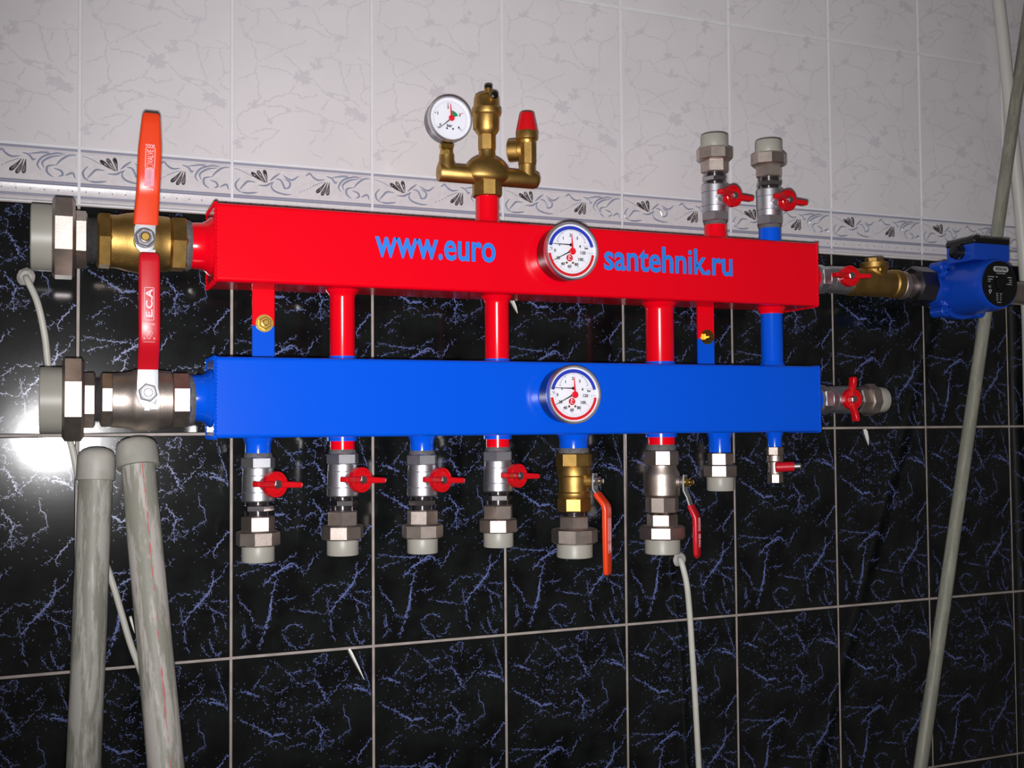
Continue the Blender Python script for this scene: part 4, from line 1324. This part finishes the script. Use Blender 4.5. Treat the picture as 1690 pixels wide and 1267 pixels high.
# ------------------------------------------------------------------ loose pipes
def striped(name, rgb, rgb2, stripe_dir, stripe, wdt):
    m = material(name, rgb, .5, rgb2=rgb2, scale=24, bump=.25, bscale=150)
    nt = m.node_tree; b = nt.nodes['Principled BSDF']
    for n in nt.nodes:
        if n.type == 'TEX_NOISE' and n.inputs['Scale'].default_value == 24:
            mp = nt.nodes.new('ShaderNodeMapping'); mp.inputs['Scale'].default_value = (3.5, 3.5, .45)
            nt.links.new(nt.nodes['Texture Coordinate'].outputs['Object'], mp.inputs['Vector']); nt.links.new(mp.outputs['Vector'], n.inputs['Vector'])
            n.inputs['Roughness'].default_value = .72
    for n in nt.nodes:
        if n.type == 'VALTORGB':
            n.color_ramp.elements[0].position = .47; n.color_ramp.elements[1].position = .56
    if stripe:
        tc = nt.nodes['Texture Coordinate']
        sx = nt.nodes.new('ShaderNodeSeparateXYZ'); nt.links.new(tc.outputs['Object'], sx.inputs[0])
        at_ = nt.nodes.new('ShaderNodeMath'); at_.operation = 'ARCTAN2'
        nt.links.new(sx.outputs['X'], at_.inputs[0]); ng = nt.nodes.new('ShaderNodeMath'); ng.operation = 'MULTIPLY'; ng.inputs[1].default_value = -1
        nt.links.new(sx.outputs['Y'], ng.inputs[0]); nt.links.new(ng.outputs[0], at_.inputs[1])
        sb = nt.nodes.new('ShaderNodeMath'); sb.operation = 'SUBTRACT'; sb.inputs[1].default_value = stripe_dir; nt.links.new(at_.outputs[0], sb.inputs[0])
        ab = nt.nodes.new('ShaderNodeMath'); ab.operation = 'ABSOLUTE'; nt.links.new(sb.outputs[0], ab.inputs[0])
        nz = nt.nodes.new('ShaderNodeTexNoise'); nz.inputs['Scale'].default_value = 70; nt.links.new(tc.outputs['Object'], nz.inputs['Vector'])
        ml = nt.nodes.new('ShaderNodeMath'); ml.operation = 'MULTIPLY_ADD'; ml.inputs[1].default_value = wdt * 7; ml.inputs[2].default_value = -wdt * 2.6; nt.links.new(nz.outputs['Fac'], ml.inputs[0])
        lt = nt.nodes.new('ShaderNodeMath'); lt.operation = 'LESS_THAN'; nt.links.new(ab.outputs[0], lt.inputs[0]); nt.links.new(ml.outputs[0], lt.inputs[1])
        mx = nt.nodes.new('ShaderNodeMix'); mx.data_type = 'RGBA'
        src = b.inputs['Base Color'].links[0].from_socket
        nt.links.new(lt.outputs[0], mx.inputs['Factor']); nt.links.new(src, mx.inputs['A']); mx.inputs['B'].default_value = (*lin(stripe), 1)
        nt.links.new(mx.outputs['Result'], b.inputs['Base Color'])
    return m


def straight_pipe(name, label, a, b, r, mat, cat='pipe', cap=None, n=32):
    """pipe from floor point a up to b; local z runs along the pipe"""
    a, b = Vector(a), Vector(b); d = b - a; L = d.length
    t = thing(name, label, cat, a)
    t.rotation_euler = Z_.rotation_difference(d.normalized()).to_euler()
    mb = MB(); pr = [(0, r)]; L0 = L
    if cap: L -= cap[1] * .5
    rr = random.Random(int(L * 1e5))
    N = 24
    for i in range(1, N): pr.append((L * i / N, r * rr.uniform(.985, 1.015)))
    pr.append((L, r))
    mb.lathe((0, 0, 0), Z_, pr, n, ref=FRONT); mb.build('pipe', mat, t)
    L = L0
    if cap:
        cr, ch = cap
        mb = MB(); mb.lathe((0, 0, L - ch), Z_, [(0, r), (.0005, cr), (ch * .45, cr * 1.0), (ch * .72, cr * .98), (ch * .86, cr * .9), (ch * .96, cr * .72), (ch * 1.03, cr * .42), (ch * 1.05, cr * .15)], n, ref=FRONT)
        mb.build('end_cap', M['old_ppr'], t, sharp=50)
    return t


def on_line(p_top, p_low, zf):
    """extend the line through two points down to height zf"""
    q = (zf - p_top.z) / (p_low.z - p_top.z)
    return p_top + (p_low - p_top) * q


tp, lw = at(160, 740, .050), at(138, 1267, .085)
straight_pipe('capped_pipe', 'dusty grey capped plastic pipe, the left one of the pair', on_line(tp, lw, -1.2), tp, .0202, striped('dusty_pipe', (176, 173, 166), (136, 135, 123), 0, None, 0), cap=(.0232, .040))
tp, lw = at(224, 725, .070), at(274, 1267, .18)
straight_pipe('capped_pipe', 'dusty grey capped plastic pipe with thin red line, the right one of the pair', on_line(tp, lw, -1.2), tp, .0205, striped('dusty_pipe_red', (182, 176, 170), (140, 139, 127), .18, (190, 104, 102), .03), cap=(.0255, .036))
tp, lw = at(1644, 395, .050), at(1519, 1267, .115)
up = on_line(tp, lw, .80)
straight_pipe('leaning_pipe', 'long thin grey plastic pipe leaning behind the blue pump', on_line(tp, lw, -1.2), up, .0108, striped('leaning_pipe_grey', (146, 145, 132), (128, 128, 115), 1.0, (158, 96, 100), .2))
# bent white pipe at the right edge
t = thing('riser_pipe', 'white plastic riser pipe at the right edge of the picture', 'pipe', (at(1700, 640, .02).x, -.0135, -1.2))
pts = [at(1643, -40, .0135), at(1655, 60, .0135), at(1668, 190, .0135), at(1679, 300, .0135), at(1688, 400, .0135), at(1696, 520, .0135), at(1700, 690, .0135)]
x_end = pts[-1].x
pts += [Vector((x_end + .004, -.0135, -.3)), Vector((x_end + .004, -.0135, -1.2))]
cr = catmull(pts, 6)
mb = MB(); mb.tube([p - t.location for p in cr], .0110, 20); mb.build('pipe', M['white_plastic'], t)


# ------------------------------------------------------------------ cables and slivers on the wall
def cable(label, pts, r, hole):
    cr = catmull([Vector(p) for p in pts], 8); base = cr[-1]
    t = thing('cable', label, 'cable', base)
    mb = MB(); mb.tube([p - base for p in cr], r, 12); mb.build('sheath', M['cable'], t)
    h = Vector(hole) - base; rr = random.Random(2)
    mb = MB(); n = 14
    mb.lathe(h, FRONT, [(0, .0115), (.003, .0105), (.006, .0070)], n)
    mb.v = [tuple(Vector(v) + Vector((rr.uniform(-.001, .001), 0, rr.uniform(-.001, .001)))) for v in mb.v]
    mb.build('plaster_collar', M['plaster'], t)


h = at(43, 457, 0)
cable('white cable coming out of the wall behind the left valves', [h + Vector((0, .004, 0)), at(45, 462, .014), at(62, 500, .022), at(74, 555, .020), at(81, 610, .016), at(100, 680, .014), at(119, 740, .012), at(140, 830, .010),
      at(185, 960, .010), at(214, 1058, .010), at(235, 1115, .010), at(262, 1200, .010), at(285, 1300, .010), Vector((-.06, -.012, -.75)), Vector((-.04, -.012, -1.19))], .0042, h)
h = at(1121, 923, 0)
cable('white cable hanging from the wall under the nickel lever valve', [h + Vector((0, .004, 0)), at(1124, 926, .014), at(1133, 962, .020), at(1138, 1010, .018), at(1142, 1070, .016), at(1147, 1150, .015), at(1153, 1260, .015), at(1157, 1340, .015), Vector((.70, -.02, -.9)), Vector((.70, -.02, -1.19))], .0047, h)
for (xa, ya), (xb, yb), w, label in (((575, 1069), (601, 1121), .0026, 'white pointed sliver in the joint below the second lower union'), ((215, 1017), (222, 1044), .0022, 'short white sliver between the two capped pipes'),
                                     ((843, 493), (854, 517), .0022, 'white sliver beside the middle red pipe between the manifolds'), ((1426, 708), (1433, 734), .0022, 'white sliver in the joint right of the blue manifold')):
    a, b = at(xa, ya, 0), at(xb, yb, 0); d = b - a
    t = MB(); L = d.length
    u = d.normalized(); s = u.cross(FRONT)
    q = [(0, w * .8, .004), (.15, w, .006), (.6, w * .7, .005), (1.0, w * .15, .001)]
    vs_, fs = [], []
    for f_, ww, dp in q:
        p = d * f_
        vs_ += [p - s * ww, p - s * ww * .6 + FRONT * dp, p + s * ww * .6 + FRONT * dp, p + s * ww]
    for i in range(3):
        for j in range(4):
            fs.append((i * 4 + j, i * 4 + (j + 1) % 4, i * 4 + 4 + (j + 1) % 4, i * 4 + 4 + j))
    fs += [(0, 1, 2, 3), (12, 13, 14, 15)]
    t.add(vs_, fs)
    oo = t.build('tile_wedge', M['sliver_white']); oo.location = a
    tag(oo, label, 'tile wedge', 'white slivers stuck on the wall')
